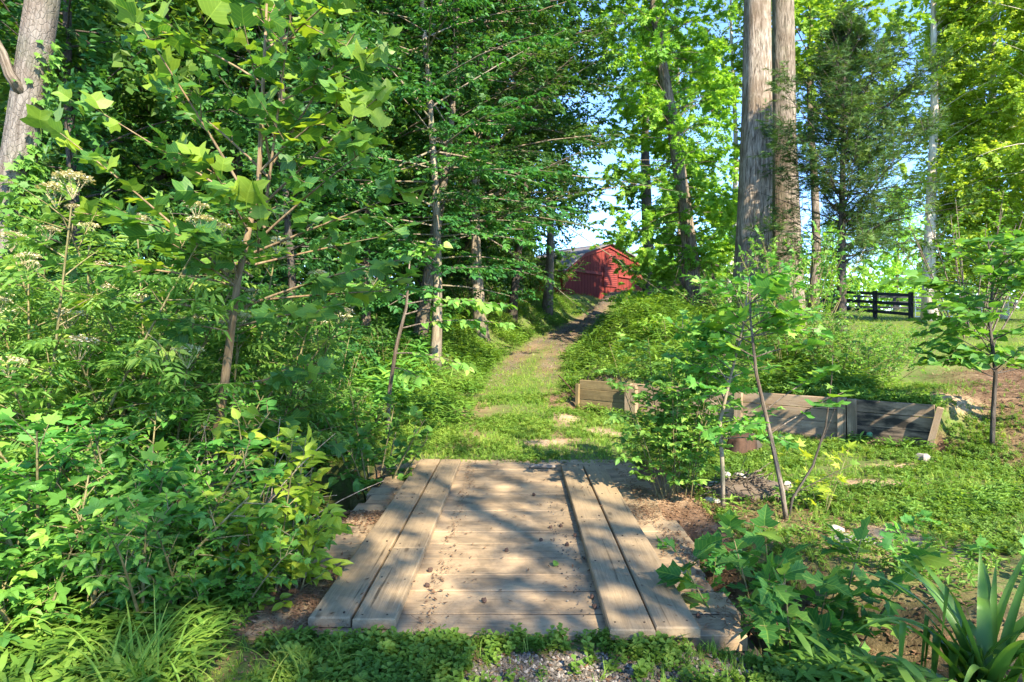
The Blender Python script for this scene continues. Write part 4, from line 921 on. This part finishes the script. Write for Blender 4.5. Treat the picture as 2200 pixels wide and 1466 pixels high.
# ivy covered tree
zz = np.array([-.4, 0, 2, 4, 6.5, 9, 12, 15.]); pts = np.stack([np.array([.0, 0, -.12, -.35, -.72, -1.15, -1.5, -1.7]), np.zeros(8), zz], 1)
iv = tree(150, 14.5, .24, .03, 180, 2.4, .15, -.22, 26, .7, 13, LEAF_STAR, .165, leaf='bright', wood='bark', pts=pts, rad=[.34, .27, .25, .22, .2, .17, .12, .06], prof=lambda q: np.clip(.38 + 1.5 * q, 0, .95) + .2 * np.sin(q * 9), gaps=-.05)
plant_tree('ivy_clad_tree', 'leaning trunk clothed in bright lobed leaves beside the pale twin trunks', iv, at(1492, 20))
# pale furrowed trunks
zz = np.array([-.5, 0, 1.2, 3, 6, 9.5, 14, 20, 24.])
p1 = np.stack([np.array([0, 0, -.01, .04, .12, .13, .2, .34, .4]), np.zeros(9), zz], 1)
ty = lambda k, r_, wd='poplar_bark': tree(k, 24, .4, .55, 40, 4.5, .25, -.12, 16, 1.2, 15, LEAF_MAPLE, .19, leaf='bright', wood=wd, pts=p1, rad=[.7 * r_, .56 * r_, .5 * r_, .45 * r_, .39 * r_, .34 * r_, .28 * r_, .2 * r_, .08 * r_], sides=26, rough=.09)
plant_tree('poplar_tree', 'thick pale furrowed trunk, left and nearer of the twin trunks', ty(160, 1.), at(1616, 17))
plant_tree('poplar_tree', 'thick furrowed trunk with shade put into its bark colour, right and farther of the twin trunks', ty(161, .98, 'poplar_dark_shaded'), at(1690, 19), 2.)
plant_tree('slim_tree', 'thin pale trunk showing between the ivy clad tree and the twin trunks', tree(163, 15, .17, .5, 30, 2.5, .25, -.12, 14, .9, 14, LEAF_FAR, .17, leaf='bright', wood='pale_bark'), at(1567, 27))
plant_tree('maple_tree', 'sunlit maple spreading high behind the twin trunks and the cedar', tree(164, 17, .2, .45, 70, 4.2, .2, -.1, 22, 1.2, 15, LEAF_MAPLE, .22, leaf='bright', gaps=-.25), at(1745, 25))
plant_tree('leafy_tree', 'bright leafy tree beyond the barn, between the dark trunk and the ivy clad tree', tree(165, 17, .2, .36, 70, 2.5, .3, -.14, 22, 1., 15, LEAF_FAR, .2, leaf='bright'), at(1462, 44), .6, 1.15)
# the far wood that closes the view on the left, one mass
rgw = np.random.default_rng(55); fw = MB(); n = 52000
th = np.radians(rgw.uniform(-52, 2, n)); rd = rgw.uniform(38, 62, n); x = np.sin(th) * rd * 1.1; y = np.cos(th) * rd
top = 11 + 6 * vn(np.degrees(th), rd * .1, .35, 2) - sst(-9, 1, np.degrees(th)) * 7
z = Hh(x, y) + rgw.uniform(-.2, 1, n) ** 1. * top
k_ = vn(x, y, .35, 4, z) > -.45
x, y, z = x[k_], y[k_], z[k_]; n = len(x)
fw.leaves(LEAF_FAR, np.stack([x, y, z], 1), rgw.normal(0, 1, (n, 3)), nrm(np.array([.1, -.3, .6]) + rgw.normal(0, .6, (n, 3))), .6 * rgw.uniform(.5, 1.2, n), np.clip(.45 + .3 * vn(x, y, .5, 7, z) + rgw.normal(0, .15, n), 0, 1))
put('far_wood', fw.data('far_wood', M['forest']), kind='stuff', label='far wood closing the gaps between the left trees')
fw = MB(); n = 16000; th = np.radians(rgw.uniform(6, 60, n)); rd = rgw.uniform(95, 125, n); x = np.sin(th) * rd; y = np.cos(th) * rd
z = Hh(x, y) + rgw.uniform(0, 1, n) * (8.5 + 3. * vn(np.degrees(th), rd * .05, .45, 6)); k_ = vn(x, y, .2, 4, z) > -.5; x, y, z = x[k_], y[k_], z[k_]; n = len(x)
fw.leaves(LEAF_FAR, np.stack([x, y, z], 1), rgw.normal(0, 1, (n, 3)), nrm(np.array([.1, -.3, .6]) + rgw.normal(0, .6, (n, 3))), 1.1 * rgw.uniform(.5, 1.2, n), np.clip(.5 + .3 * vn(x, y, .3, 7, z) + rgw.normal(0, .15, n), 0, 1))
put('treeline', fw.data('treeline', M['bright']), kind='stuff', label='distant treeline beyond the field and barn')
# cedar
cp = tree(170, 7.4, .11, .22, 120, 2.2, .38, -.03, 34, .5, 10, SPRIG, .16, leaf='cedar', wood='dark_bark', prof=lambda q: np.clip(1.0 - .3 * (q - .35) ** 2 * 4 - np.clip(q - .55, 0, 1) * 1.4, .12, 1.1), gaps=-.3, tilt=.9, wig=.05, r_top=.2, twood=True, spray=-.1)
plant_tree('cedar_tree', 'dark fine needled cedar with a bare lower trunk behind the timber wall', cp, at(1808, 14.5))
# bright trees on the right, sunlight lifted into their leaf colour
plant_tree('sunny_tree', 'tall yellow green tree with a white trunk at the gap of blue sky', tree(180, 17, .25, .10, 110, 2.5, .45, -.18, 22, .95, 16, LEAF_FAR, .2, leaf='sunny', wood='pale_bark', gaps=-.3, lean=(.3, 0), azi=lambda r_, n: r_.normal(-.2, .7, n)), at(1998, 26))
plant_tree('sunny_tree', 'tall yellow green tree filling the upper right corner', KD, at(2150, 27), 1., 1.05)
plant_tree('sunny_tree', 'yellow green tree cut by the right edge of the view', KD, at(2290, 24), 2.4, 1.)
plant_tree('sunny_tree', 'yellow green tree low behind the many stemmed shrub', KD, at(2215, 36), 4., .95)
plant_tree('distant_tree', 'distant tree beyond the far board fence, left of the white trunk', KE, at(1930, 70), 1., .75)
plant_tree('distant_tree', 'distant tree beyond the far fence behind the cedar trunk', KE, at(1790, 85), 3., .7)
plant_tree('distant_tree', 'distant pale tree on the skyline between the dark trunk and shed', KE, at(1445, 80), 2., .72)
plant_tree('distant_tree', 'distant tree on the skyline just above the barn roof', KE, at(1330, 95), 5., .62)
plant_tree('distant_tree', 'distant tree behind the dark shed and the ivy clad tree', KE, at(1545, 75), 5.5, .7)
# unseen trees added behind the viewpoint to dapple the bridge with shade
for k, (ms, x, y, s_) in enumerate([(KG, 6.2, -6.2, .82), (KG, 3.4, -4.2, .6)]):
    plant_tree('added_shade_tree', 'unseen tall tree added behind the viewpoint to shade the bridge', ms, (x, y, H1(x, y)), k * 2.1, s_, 'unseen shade trees added behind the viewpoint')

# =================================================================== SHRUBS AND SMALL PLANTS
EL = [shrub(200 + k, 2.5, .55, 11, 12, .5, 6, LEAF_ELDER, .2, -.12, leaf='elder', rs=.013, tilt=.3, lo=.25, base=.35, lead=6) for k in range(2)]
fh = MB(); rgf = np.random.default_rng(3); n = 420; q = np.sqrt(rgf.uniform(0, 1, n)); a = rgf.uniform(0, 6.28, n)
fh.leaves((np.array([(-.5, -.5, 0), (.5, -.5, 0), (.5, .5, 0), (-.5, .5, 0)], float), np.array([(0, 1, 2, 3)])), np.stack([np.cos(a) * q * .11, np.sin(a) * q * .11, .035 * (1 - q ** 2) + rgf.normal(0, .008, n)], 1), nrm(rgf.normal(0, 1, (n, 3)) * np.array([1, 1, .3])), nrm(np.array([0, 0, 1.]) + rgf.normal(0, .3, (n, 3))), .012 * rgf.uniform(.6, 1.3, n), rgf.uniform(0, 1, n))
a = np.arange(9) * .7; fh.tubes((np.zeros((9, 3)) + np.array([0, 0, -.12]), nrm(np.stack([np.cos(a) * .6, np.sin(a) * .6, np.ones(9)], 1)), np.full(9, .14), np.zeros(9)), .003, .002, 1, 3, .0)
FH = fh.data('flower_head', M['flower'])
elders = [(40, 4.9, 1.2, 'elder bush with cream flower heads at the foot of the leaning ivy trunk', 0), (190, 5.3, 1.15, 'tallest elder bush with cream flower heads left of the sapling', 1),
          (330, 5.5, 1.2, 'elder bush with flower heads half behind the sapling leaves', 0), (480, 6.0, 1.2, 'elder bush with pale flower heads right behind the sapling stem', 1), (60, 7.2, 1.4, 'elder bush further back in the shade of the ivy trunk', 1)]
for k, (px, d, s_, lab, v) in enumerate(elders):
    t = plant_shrub('elder_bush', lab, EL[v], (W(px, d), d, max(H1(W(px, d), d), -.2)), k * 1.9, s_, 'flowering elder bushes')
    C = EL[v][2]; e = cpos(C, np.arange(len(C[0])), np.full(len(C[0]), 1.03))
    for j in range(0, len(e)): put('flower_head', FH, t, tuple(e[j] + np.array([0, 0, .09])), j, .72 + .11 * (j % 4))
SA = shrub(211, 1.5, .75, 14, 11, .42, 10, LEAF_OVATE, .078, -.15, base=.3)
SB = shrub(212, 1.3, .8, 13, 9, .4, 7, LEAF_MAPLE, .095, -.15, base=.3)
SD = shrub(213, 1.1, .7, 14, 8, .34, 5, LEAF_THREE, .13, -.15, base=.3, lead=5)
SE = shrub(214, 2.2, .5, 12, 10, .55, 9, LEAF_OVATE, .095, -.12, base=.4, leaf='forest')
lefts = [(SB, 60, 3.9, 1.1, 'maple leaved bush at the left edge, half way down'), (SD, 150, 3.35, 1.05, 'bush with leaves in threes low at the left edge'), (SA, 290, 3.9, 1., 'oval leaved bush below the elders'),
         (SA, 380, 4.6, .95, 'oval leaved bush in the shade left of the sapling stem'), (SD, 310, 3.45, .85, 'bush with leaves in threes left of the bare twigs'), (SA, 30, 3.1, .75, 'oval leaved bush in the lower left corner'),
         (SE, 560, 7.6, .85, 'dark oval leaved bush behind the sapling stem'), (SE, 400, 8.5, .95, 'dark tall bush in the shade behind the elders'), (SE, 200, 9.5, 1., 'dark tall bush further back behind the elders'),
         (SE, 700, 9.6, .75, 'dark bush right of the sapling, in front of the thin twin trunk'), (SB, 660, 7.4, .95, 'maple leaved bush right of the sapling stem'), (SA, 745, 7.9, .75, 'oval leaved bush at the far left end of the bridge'),
         (SD, 430, 3.55, .7, 'low bush with leaves in threes under the bare twigs'), (SB, 480, 3.5, .55, 'small maple leaved seedling bush left of the bridge verge'), (SE, 20, 11, 1.1, 'dark tall bush behind the ivy trunk'), (SE, 820, 12.5, .6, 'dark low bush at the foot of the twin trunk'),
         (SE, 610, 11.5, .85, 'dark bush deep behind the sapling foliage')]
for k, (ms, px, d, s_, lab) in enumerate(lefts): plant_shrub('leafy_bush', lab, ms, (W(px, d), d, max(H1(W(px, d), d), -.35)), k * 2.3, s_, 'bushes left of the bridge')
# sunlit bush beside the deck
plant_shrub('sunlit_bush', 'yellow green bush leaning over the near left corner of the deck', shrub(220, 1.4, .3, 9, 10, .3, 6, LEAF_OVATE, .095, -.1, leaf='young', base=.2, tone=.75, rs=.008, lead=7), (W(590, 3.8), 3.8, -.12))
plant_shrub('heart_leaf_bush', 'dark heart leaved bush overhanging the far left corner of the deck', shrub(221, 1.25, .6, 9, 7, .35, 6, LEAF_HEART, .10, -.15, leaf='shrub', base=.2, tone=.35), (W(800, 6.5), 6.5, -.15))
# dead arching twigs in the ditch
mb = MB(); rgt = np.random.default_rng(6); n = 46; S = np.stack([rgt.uniform(-.5, .4, n), rgt.uniform(-.3, .3, n), rgt.uniform(-.2, .15, n)], 1)
mb.tubes((S, nrm(np.stack([rgt.normal(.3, .6, n), rgt.normal(-.1, .35, n), rgt.uniform(.2, .9, n)], 1)), rgt.uniform(.5, 1.15, n), rgt.uniform(-.5, -.1, n)), .0055, .002, 6, 4)
put('dead_twigs', mb.data('dead_brush', M['dead'], True), None, (W(455, 4.0), 4.0, .15), label='tangle of bare grey twigs arching at the foot of the sapling', cat='dead brush').name = 'dead_brush'
# redbud bough
rgb = np.random.default_rng(12); wdm = MB(); fo = MB(); rp = [(0, 0, -.2), (.05, 0, .6), (.15, -.05, 1.2), (.3, -.1, 1.75), (.35, -.1, 2.4)]; wdm.tube(rp, [.035, .03, .026, .02, .008], 8)
S = np.array([(.2, -.06, 1.45), (.28, -.1, 1.65), (.32, -.1, 1.8), (.12, -.03, 1.1), (.33, -.1, 2.1), (.3, -.1, 1.9), (.1, 0, .9)]); D = nrm(np.array([(1, -.15, .28), (1, .1, .33), (1, -.35, .2), (.9, -.4, .1), (.4, -.5, .6), (-.9, -.3, .4), (.7, -.7, .0)]))
C = (S, D, np.array([1.75, 1.55, 1.3, 1.25, .8, .9, .7]), np.array([-.25, -.22, -.2, -.25, -.1, -.2, -.2])); wdm.tubes(C, .012, .004, 6, 5)
C2 = spawn(rgb, C, 5, .25, .95, .25, .45, .7, .05, -.15, True, .4); wdm.tubes(C2, .004, .002, 2, 4); leaf_on(fo, rgb, C2, 5, LEAF_HEART, .125, np.full(len(C2[0]), .55), droop=.5, tilt=.35); leaf_on(fo, rgb, C, 11, LEAF_HEART, .13, np.full(7, .6), droop=.5, tilt=.35)
plant_tree('redbud_sapling', 'slender sapling reaching a bough of heart shaped leaves over the verge', (wdm.data('trunk', M['bark'], True), fo.data('crown', M['elder'])), (W(830, 8.6), 8.6, H1(W(830, 8.6), 8.6)))
# right side plants
plant_shrub('fine_leaf_shrub', 'many stemmed small leaved shrub between the deck and the timber wall', shrub(230, 1.55, .3, 19, 11, .32, 7, LEAF_OVATE, .066, -.03, base=.16, rs=.006, lo=.2, leaf='elder', lev2=2), (W(1452, 5.75), 5.75, H1(W(1452, 5.75), 5.75)))
plant_shrub('fine_leaf_shrub', 'smaller sunlit shrub just left of the many stemmed shrub', shrub(231, .75, .5, 9, 7, .25, 7, LEAF_OVATE, .055, -.05, base=.12, rs=.005, leaf='young', tone=.45), (W(1400, 7.0), 7.0, H1(W(1400, 7.0), 7.0)))
rgs = np.random.default_rng(15)
def sapling(seed, pts, rad, zlo, n, llen, K, tpl, size, leaf, wood, tone=None, tilt=.45, extra=None, sub=3):
    rg = np.random.default_rng(seed); wd = MB(); fo = MB(); wd.tube(pts, rad, 8); z = rg.uniform(zlo, max(p[2] for p in pts), n); S = poly_at(pts, z)
    a = np.arange(n) * 2.4 + rg.normal(0, .4, n); e = rg.uniform(.15, .75, n); D = np.stack([np.cos(a) * np.cos(e), np.sin(a) * np.cos(e), np.sin(e)], 1)
    C = (S, D, llen * rg.uniform(.5, 1.2, n), rg.uniform(-.2, 0, n))
    if extra: C = tuple(np.concatenate([u, v]) for u, v in zip(C, (np.array([q[0] for q in extra], float), nrm(np.array([q[1] for q in extra], float)), np.array([q[2] for q in extra], float), np.full(len(extra), -.1))))
    wd.tubes(C, .007, .003, 4, 5); C2 = spawn(rg, C, sub, .3, .95, llen * .3, llen * .55, .8, .1, -.1, True, .3); wd.tubes(C2, .004, .002, 2, 4)
    tn = lambda m: None if tone is None else np.clip(tone + rg.normal(0, .12, m), 0, 1)
    leaf_on(fo, rg, C2, K, tpl, size, tn(len(C2[0])), tilt=tilt); leaf_on(fo, rg, C, K + 2, tpl, size, tn(len(C[0])), tilt=tilt, t0=.35)
    return wd.data('trunk', M[wood], True), fo.data('crown', M[leaf])
d = 5.35; x = W(1553, d)
plant_tree('young_tree', 'young tree with one clean grey stem right of the many stemmed shrub', sapling(240, [(0, 0, -.2), (0, 0, .3), (-.02, .02, .75), (.08, .03, 1.15), (.2, .05, 1.6), (.25, .05, 2.0)], [.022, .02, .018, .013, .009, .004], .5, 34, .6, 5, LEAF_MAPLE, .105, 'elder', 'beech_bark', .5), (x, d, H1(x, d)))
d = 5.0; x = W(1680, d)
plant_tree('bare_stem_sapling', 'leaning nearly bare sapling stem in front of the timber wall', sapling(241, [(.06, 0, -.2), (0, 0, .25), (-.1, .02, .75), (-.2, .03, 1.2), (-.24, .05, 1.65), (-.25, .05, 2.0)], [.024, .021, .018, .014, .010, .004], 1.15, 9, .5, 4, LEAF_TULIP, .14, 'tulip', 'bark', .6, extra=[((-.1, .02, .7), (.8, 0, .55), .75), ((-.13, .02, .9), (.75, -.1, .65), .6)], sub=1), (x, d, H1(x, d)))
mb = MB(); mb.tube([(0, 0, -.1), (.05, 0, .15), (.22, 0, .42), (.34, .02, .75), (.39, .02, 1.15), (.40, .02, 1.35)], [.012, .011, .010, .008, .005, .002], 7); mb.tubes((np.array([(.08, 0, .2), (.30, .01, .62)]), nrm(np.array([(.9, -.1, .5), (.4, 0, .9)])), np.array([.5, .3]), np.array([.0, .1])), .005, .002, 4, 4)
fo = MB(); fo.leaves(LEAF_STAR, np.array([(.4, 0, 1.25), (.38, .02, 1.1), (.42, 0, 1.35), (.55, 0, .45)]), np.array([(.3, -.3, -.4), (-.3, -.3, -.2), (.2, -.2, .5), (.6, -.3, 0)]), np.array([(.1, -.6, .7)] * 4), .07, .7)
d = 5.1; x = W(1690, d); plant_tree('curved_whip', 'thin dark whip curving up to the right of the bare sapling stem', (mb.data('trunk', M['dark_bark'], True), fo.data('crown', M['shrub'])), (x, d, H1(x, d)))
d = 5.2; x = W(1765, d)
plant_shrub('yellow_seedling', 'thin seedling with pale yellow lobed leaves on the lawn edge', shrub(242, .75, .7, 5, 3, .2, 3, LEAF_STAR, .085, -.1, base=.01, leaf='young', tone=.95, rs=.004, lead=4), (x, d, H1(x, d)))
plant_shrub('lobed_leaf_clump', 'clump of big blue green lobed leaves right of the deck', shrub(243, 1.0, .42, 10, 5, .26, 3, LEAF_LOBE, .145, -.1, leaf='lobed', tone=.4, tvar=.3, base=.25, rs=.008, lead=7, tilt=.4), (W(1705, 3.5), 3.5, -.4))
plant_shrub('lobed_leaf_clump', 'looser clump of lobed leaves at the right edge of the deck', shrub(244, .5, .7, 7, 4, .25, 4, LEAF_MAPLE, .11, -.1, leaf='tulip', tone=.4, base=.3, rs=.006, lead=5), (W(1500, 4.35), 4.35, -.3))
plant_shrub('lobed_leaf_clump', 'small lobed leaf plants between the clay patch and the strap leaves', shrub(245, .36, .9, 7, 4, .2, 3, LEAF_MAPLE, .08, -.1, leaf='shrub', tone=.55, base=.5, rs=.005, lead=5), (W(2060, 4.1), 4.1, H1(W(2060, 4.1), 4.1)))
d = 7.3; x = W(2130, d)
plant_tree('broad_leaf_sapling', 'broad leaved sapling on the pine straw bank beyond the wall end', sapling(250, [(0, 0, -.2), (.02, 0, .4), (.05, 0, .9), (.0, .03, 1.5), (.05, .03, 2.1), (.0, .05, 2.5)], [.03, .026, .022, .016, .01, .005], .8, 34, 1.0, 6, LEAF_HEART, .14, 'shrub', 'dark_bark', .4), (x, d, H1(x, d)))
plant_shrub('stemmy_shrub', 'tall shrub of many thin arching stems below the yellow green trees', shrub(251, 4.6, .45, 18, 12, .8, 9, LEAF_OVATE, .11, -.08, leaf='shrub', rs=.022, base=.5, wood='bark', lo=.2), at(2095, 17))
SV = shrub(252, 2.2, .75, 22, 10, .55, 9, LEAF_OVATE, .10, -.2, leaf='shrub', rs=.012, base=.8)
for px, d, s_, lab in ((1692, 13.0, (.85, .85, 1.55), 'vine covered mound under the twin trunks'), (1745, 11.6, .6, 'dense vine bush behind the middle of the timber wall'), (1590, 15.2, .8, 'leafy bush at the foot of the pale trunk'), (1870, 10.2, .5, 'low dark bush above the rotting end of the wall'), (1690, 11.0, .62, 'dark leafy bush spilling towards the wall below the vine mound'), (1795, 10.5, .52, 'dark leafy bush right behind the double posts of the wall'),
                       (1530, 17.5, .6, 'bush at the foot of the ivy clad tree'), (1930, 11.8, .45, 'low bush with feathery tops beside the red clay slope')):
    plant_shrub('bank_bush', lab, SV, at(px, d), d, s_, 'bushes on the bank above the wall')
plant_shrub('sunlit_shrub', 'sunlit round leaved shrub at the top of the drive before the barn', shrub(253, 2.4, .7, 12, 8, .6, 7, LEAF_HEART, .17, -.2, leaf='bright', tone=.7, base=.4), at(1372, 24.5))
plant_shrub('sunlit_shrub', 'sunlit leafy shrub on the bank above the left end of the wall', shrub(254, .8, .8, 12, 7, .3, 7, LEAF_OVATE, .11, -.2, leaf='bright', tone=.6, base=.5), at(1440, 13.5))
plant_shrub('bank_shrub', 'green shrub under the dark trunk beside the barn', shrub(255, 1.8, .8, 14, 8, .5, 8, LEAF_OVATE, .12, -.2, leaf='shrub', tone=.4, base=.6), at(1425, 30))
plant_shrub('bank_shrub', 'dark green bush left of the barn at the top of the bank', shrub(256, 3.2, .6, 16, 9, .7, 9, LEAF_OVATE, .14, -.15, leaf='forest', tone=.35, base=.8), at(1165, 33))
plant_shrub('bank_shrub', 'dark bush on the bank left of the dark thin trunk', SE, at(1020, 20.5), 3., .9)

# strap leaved lily in the corner
rg = np.random.default_rng(77); mb = MB()
def strap(az, L, rise, w, fold=None, base=(0, 0), droop=1.):
    n = 14; t = np.linspace(0, 1, n); s_ = L * t
    ang = rise - droop * t ** 1.6
    if fold: ang = np.where(t > fold, -1.45, rise - .25 * t)
    dr = np.cos(ang) * L / n; dz = np.sin(ang) * L / n; r_ = np.concatenate([[0], np.cumsum(dr)[:-1]]); z = np.concatenate([[0], np.cumsum(dz)[:-1]])
    ca, sa = math.cos(az), math.sin(az); ww = w * np.clip(1.15 - t ** 2.2 * 1.1, .03, 1) ; side = np.array([-sa, ca, 0])
    c = np.stack([base[0] + ca * r_, base[1] + sa * r_, z], 1)
    nz = np.stack([-np.sin(ang) * ca, -np.sin(ang) * sa, np.cos(ang)], 1)
    V = np.stack([c - side * ww[:, None] + nz * ww[:, None] * .35, c, c + side * ww[:, None] + nz * ww[:, None] * .35], 1).reshape(-1, 3)
    i = np.arange(n - 1)[:, None] * 3; f = np.concatenate([np.concatenate([i + q, i + q + 1, i + q + 4, i + q + 3], 1) for q in (0, 1)])
    mb.add(V, f, np.clip(rg.normal(.4, .2) + .45 * np.repeat(t, 3) ** 3 + rg.normal(0, .06, 3 * n), 0, 1))
strap(PI + .25, .95, .85, .028, .62, (0, 0)); strap(PI + .05, .75, 1.0, .03, .5, (.03, .02)); strap(PI - .15, .85, .55, .034, None, (0, 0), 1.4); strap(-PI / 2 - .5, .6, .9, .036, .4); strap(PI + .1, .9, 1.15, .027, None, (0, 0), 1.9); strap(PI - .3, .95, 1.25, .027, None, (0, 0), 1.5); strap(.3, .8, 1.1, .027, None, (0, 0), 1.6); strap(1.9, .8, 1.25, .027, None, (0, 0), 1.2); strap(-PI / 2, .7, 1.2, .027, None, (0, 0), 2.2)
for k in range(18): strap(rg.uniform(0, 6.28), rg.uniform(.6, .95), rg.uniform(.9, 1.4), rg.uniform(.018, .029), None, (rg.normal(0, .06), rg.normal(0, .06)), rg.uniform(.3, 1.9))
for k in range(11): strap(rg.uniform(0, 6.28), rg.uniform(.55, .95), rg.uniform(1.1, 1.4), .03, rg.uniform(.4, .65), (rg.normal(0, .05), rg.normal(0, .05)))
put('strap_leaf_lily', mb.data('lily', M['strap'], True), None, (W(2110, 2.75), 2.75, -.12), label='dark green lily with long folded strap leaves in the lower right corner', cat='plant')
# grass clumps in the foreground
def clump(seed, n, L, w, rise=(.9, 1.4), droop=(.6, 2.)):
    global mb; mb = MB(); q = np.random.default_rng(seed)
    for k in range(n): strap(q.uniform(0, 6.28), L * q.uniform(.6, 1.2), q.uniform(*rise), w * q.uniform(.6, 1.3), None, (q.normal(0, .07), q.normal(0, .07)), q.uniform(*droop))
    return mb.data('grass_clump', M['grass'])
for lab, ms, px, d in (('long bladed grass clump in the lower left foreground', clump(1, 120, .42, .005, (.5, 1.3)), 300, 2.62), ('small grass clump left of the near deck end', clump(2, 36, .26, .004), 655, 2.75),
                       ('tall arching grass blades at the left edge', clump(3, 14, .62, .008), -20, 2.9)):
    put('grass_clump', ms, None, (W(px, d), d, H1(W(px, d), d)), label=lab, cat='grass clump', group='foreground grass clumps')

# =================================================================== CAMERA AND LIGHT
cam = bpy.data.cameras.new('camera'); co = bpy.data.objects.new('camera', cam); COL.objects.link(co); SC.camera = co
cam.sensor_width = 36; cam.lens = F / 2200 * 36; cam.shift_y = -33 / 2200; cam.clip_end = 2000; cam.clip_start = .05
co.location = (0, 0, EYE); co.rotation_euler = (PI / 2, 0, 0)
AZ, ELV = math.radians(30), math.radians(37)      # sun behind the viewpoint, to the right
sd = Vector((math.sin(AZ) * math.cos(ELV), -math.cos(AZ) * math.cos(ELV), math.sin(ELV)))
su = bpy.data.lights.new('sun', 'SUN'); so = bpy.data.objects.new('sun', su); COL.objects.link(so)
su.energy = 4.1; su.angle = math.radians(.55); su.color = (1., .88, .67); so.rotation_euler = sd.to_track_quat('Z', 'Y').to_euler()
w = bpy.data.worlds.new('World'); SC.world = w; w.use_nodes = True; nt = w.node_tree; nt.nodes.clear()
bg = nt.nodes.new('ShaderNodeBackground'); wo = nt.nodes.new('ShaderNodeOutputWorld'); sk = nt.nodes.new('ShaderNodeTexSky')
sk.sky_type = 'NISHITA'; sk.sun_disc = False; sk.sun_elevation = ELV; sk.sun_rotation = math.atan2(sd.x, sd.y)
sk.dust_density = .1; sk.ozone_density = 6.; sk.altitude = 2500; bg.inputs[1].default_value = .15; nt.links.new(sk.outputs[0], bg.inputs[0]); nt.links.new(bg.outputs[0], wo.inputs[0])
SC.view_settings.view_transform = 'Standard'; SC.view_settings.look = 'None'; SC.view_settings.exposure = 2.22; SC.view_settings.gamma = 1
cy = SC.cycles; cy.max_bounces = 8; cy.diffuse_bounces = 4; cy.transmission_bounces = 4; cy.glossy_bounces = 2; cy.use_denoising = True
cy.sample_clamp_indirect = 4.
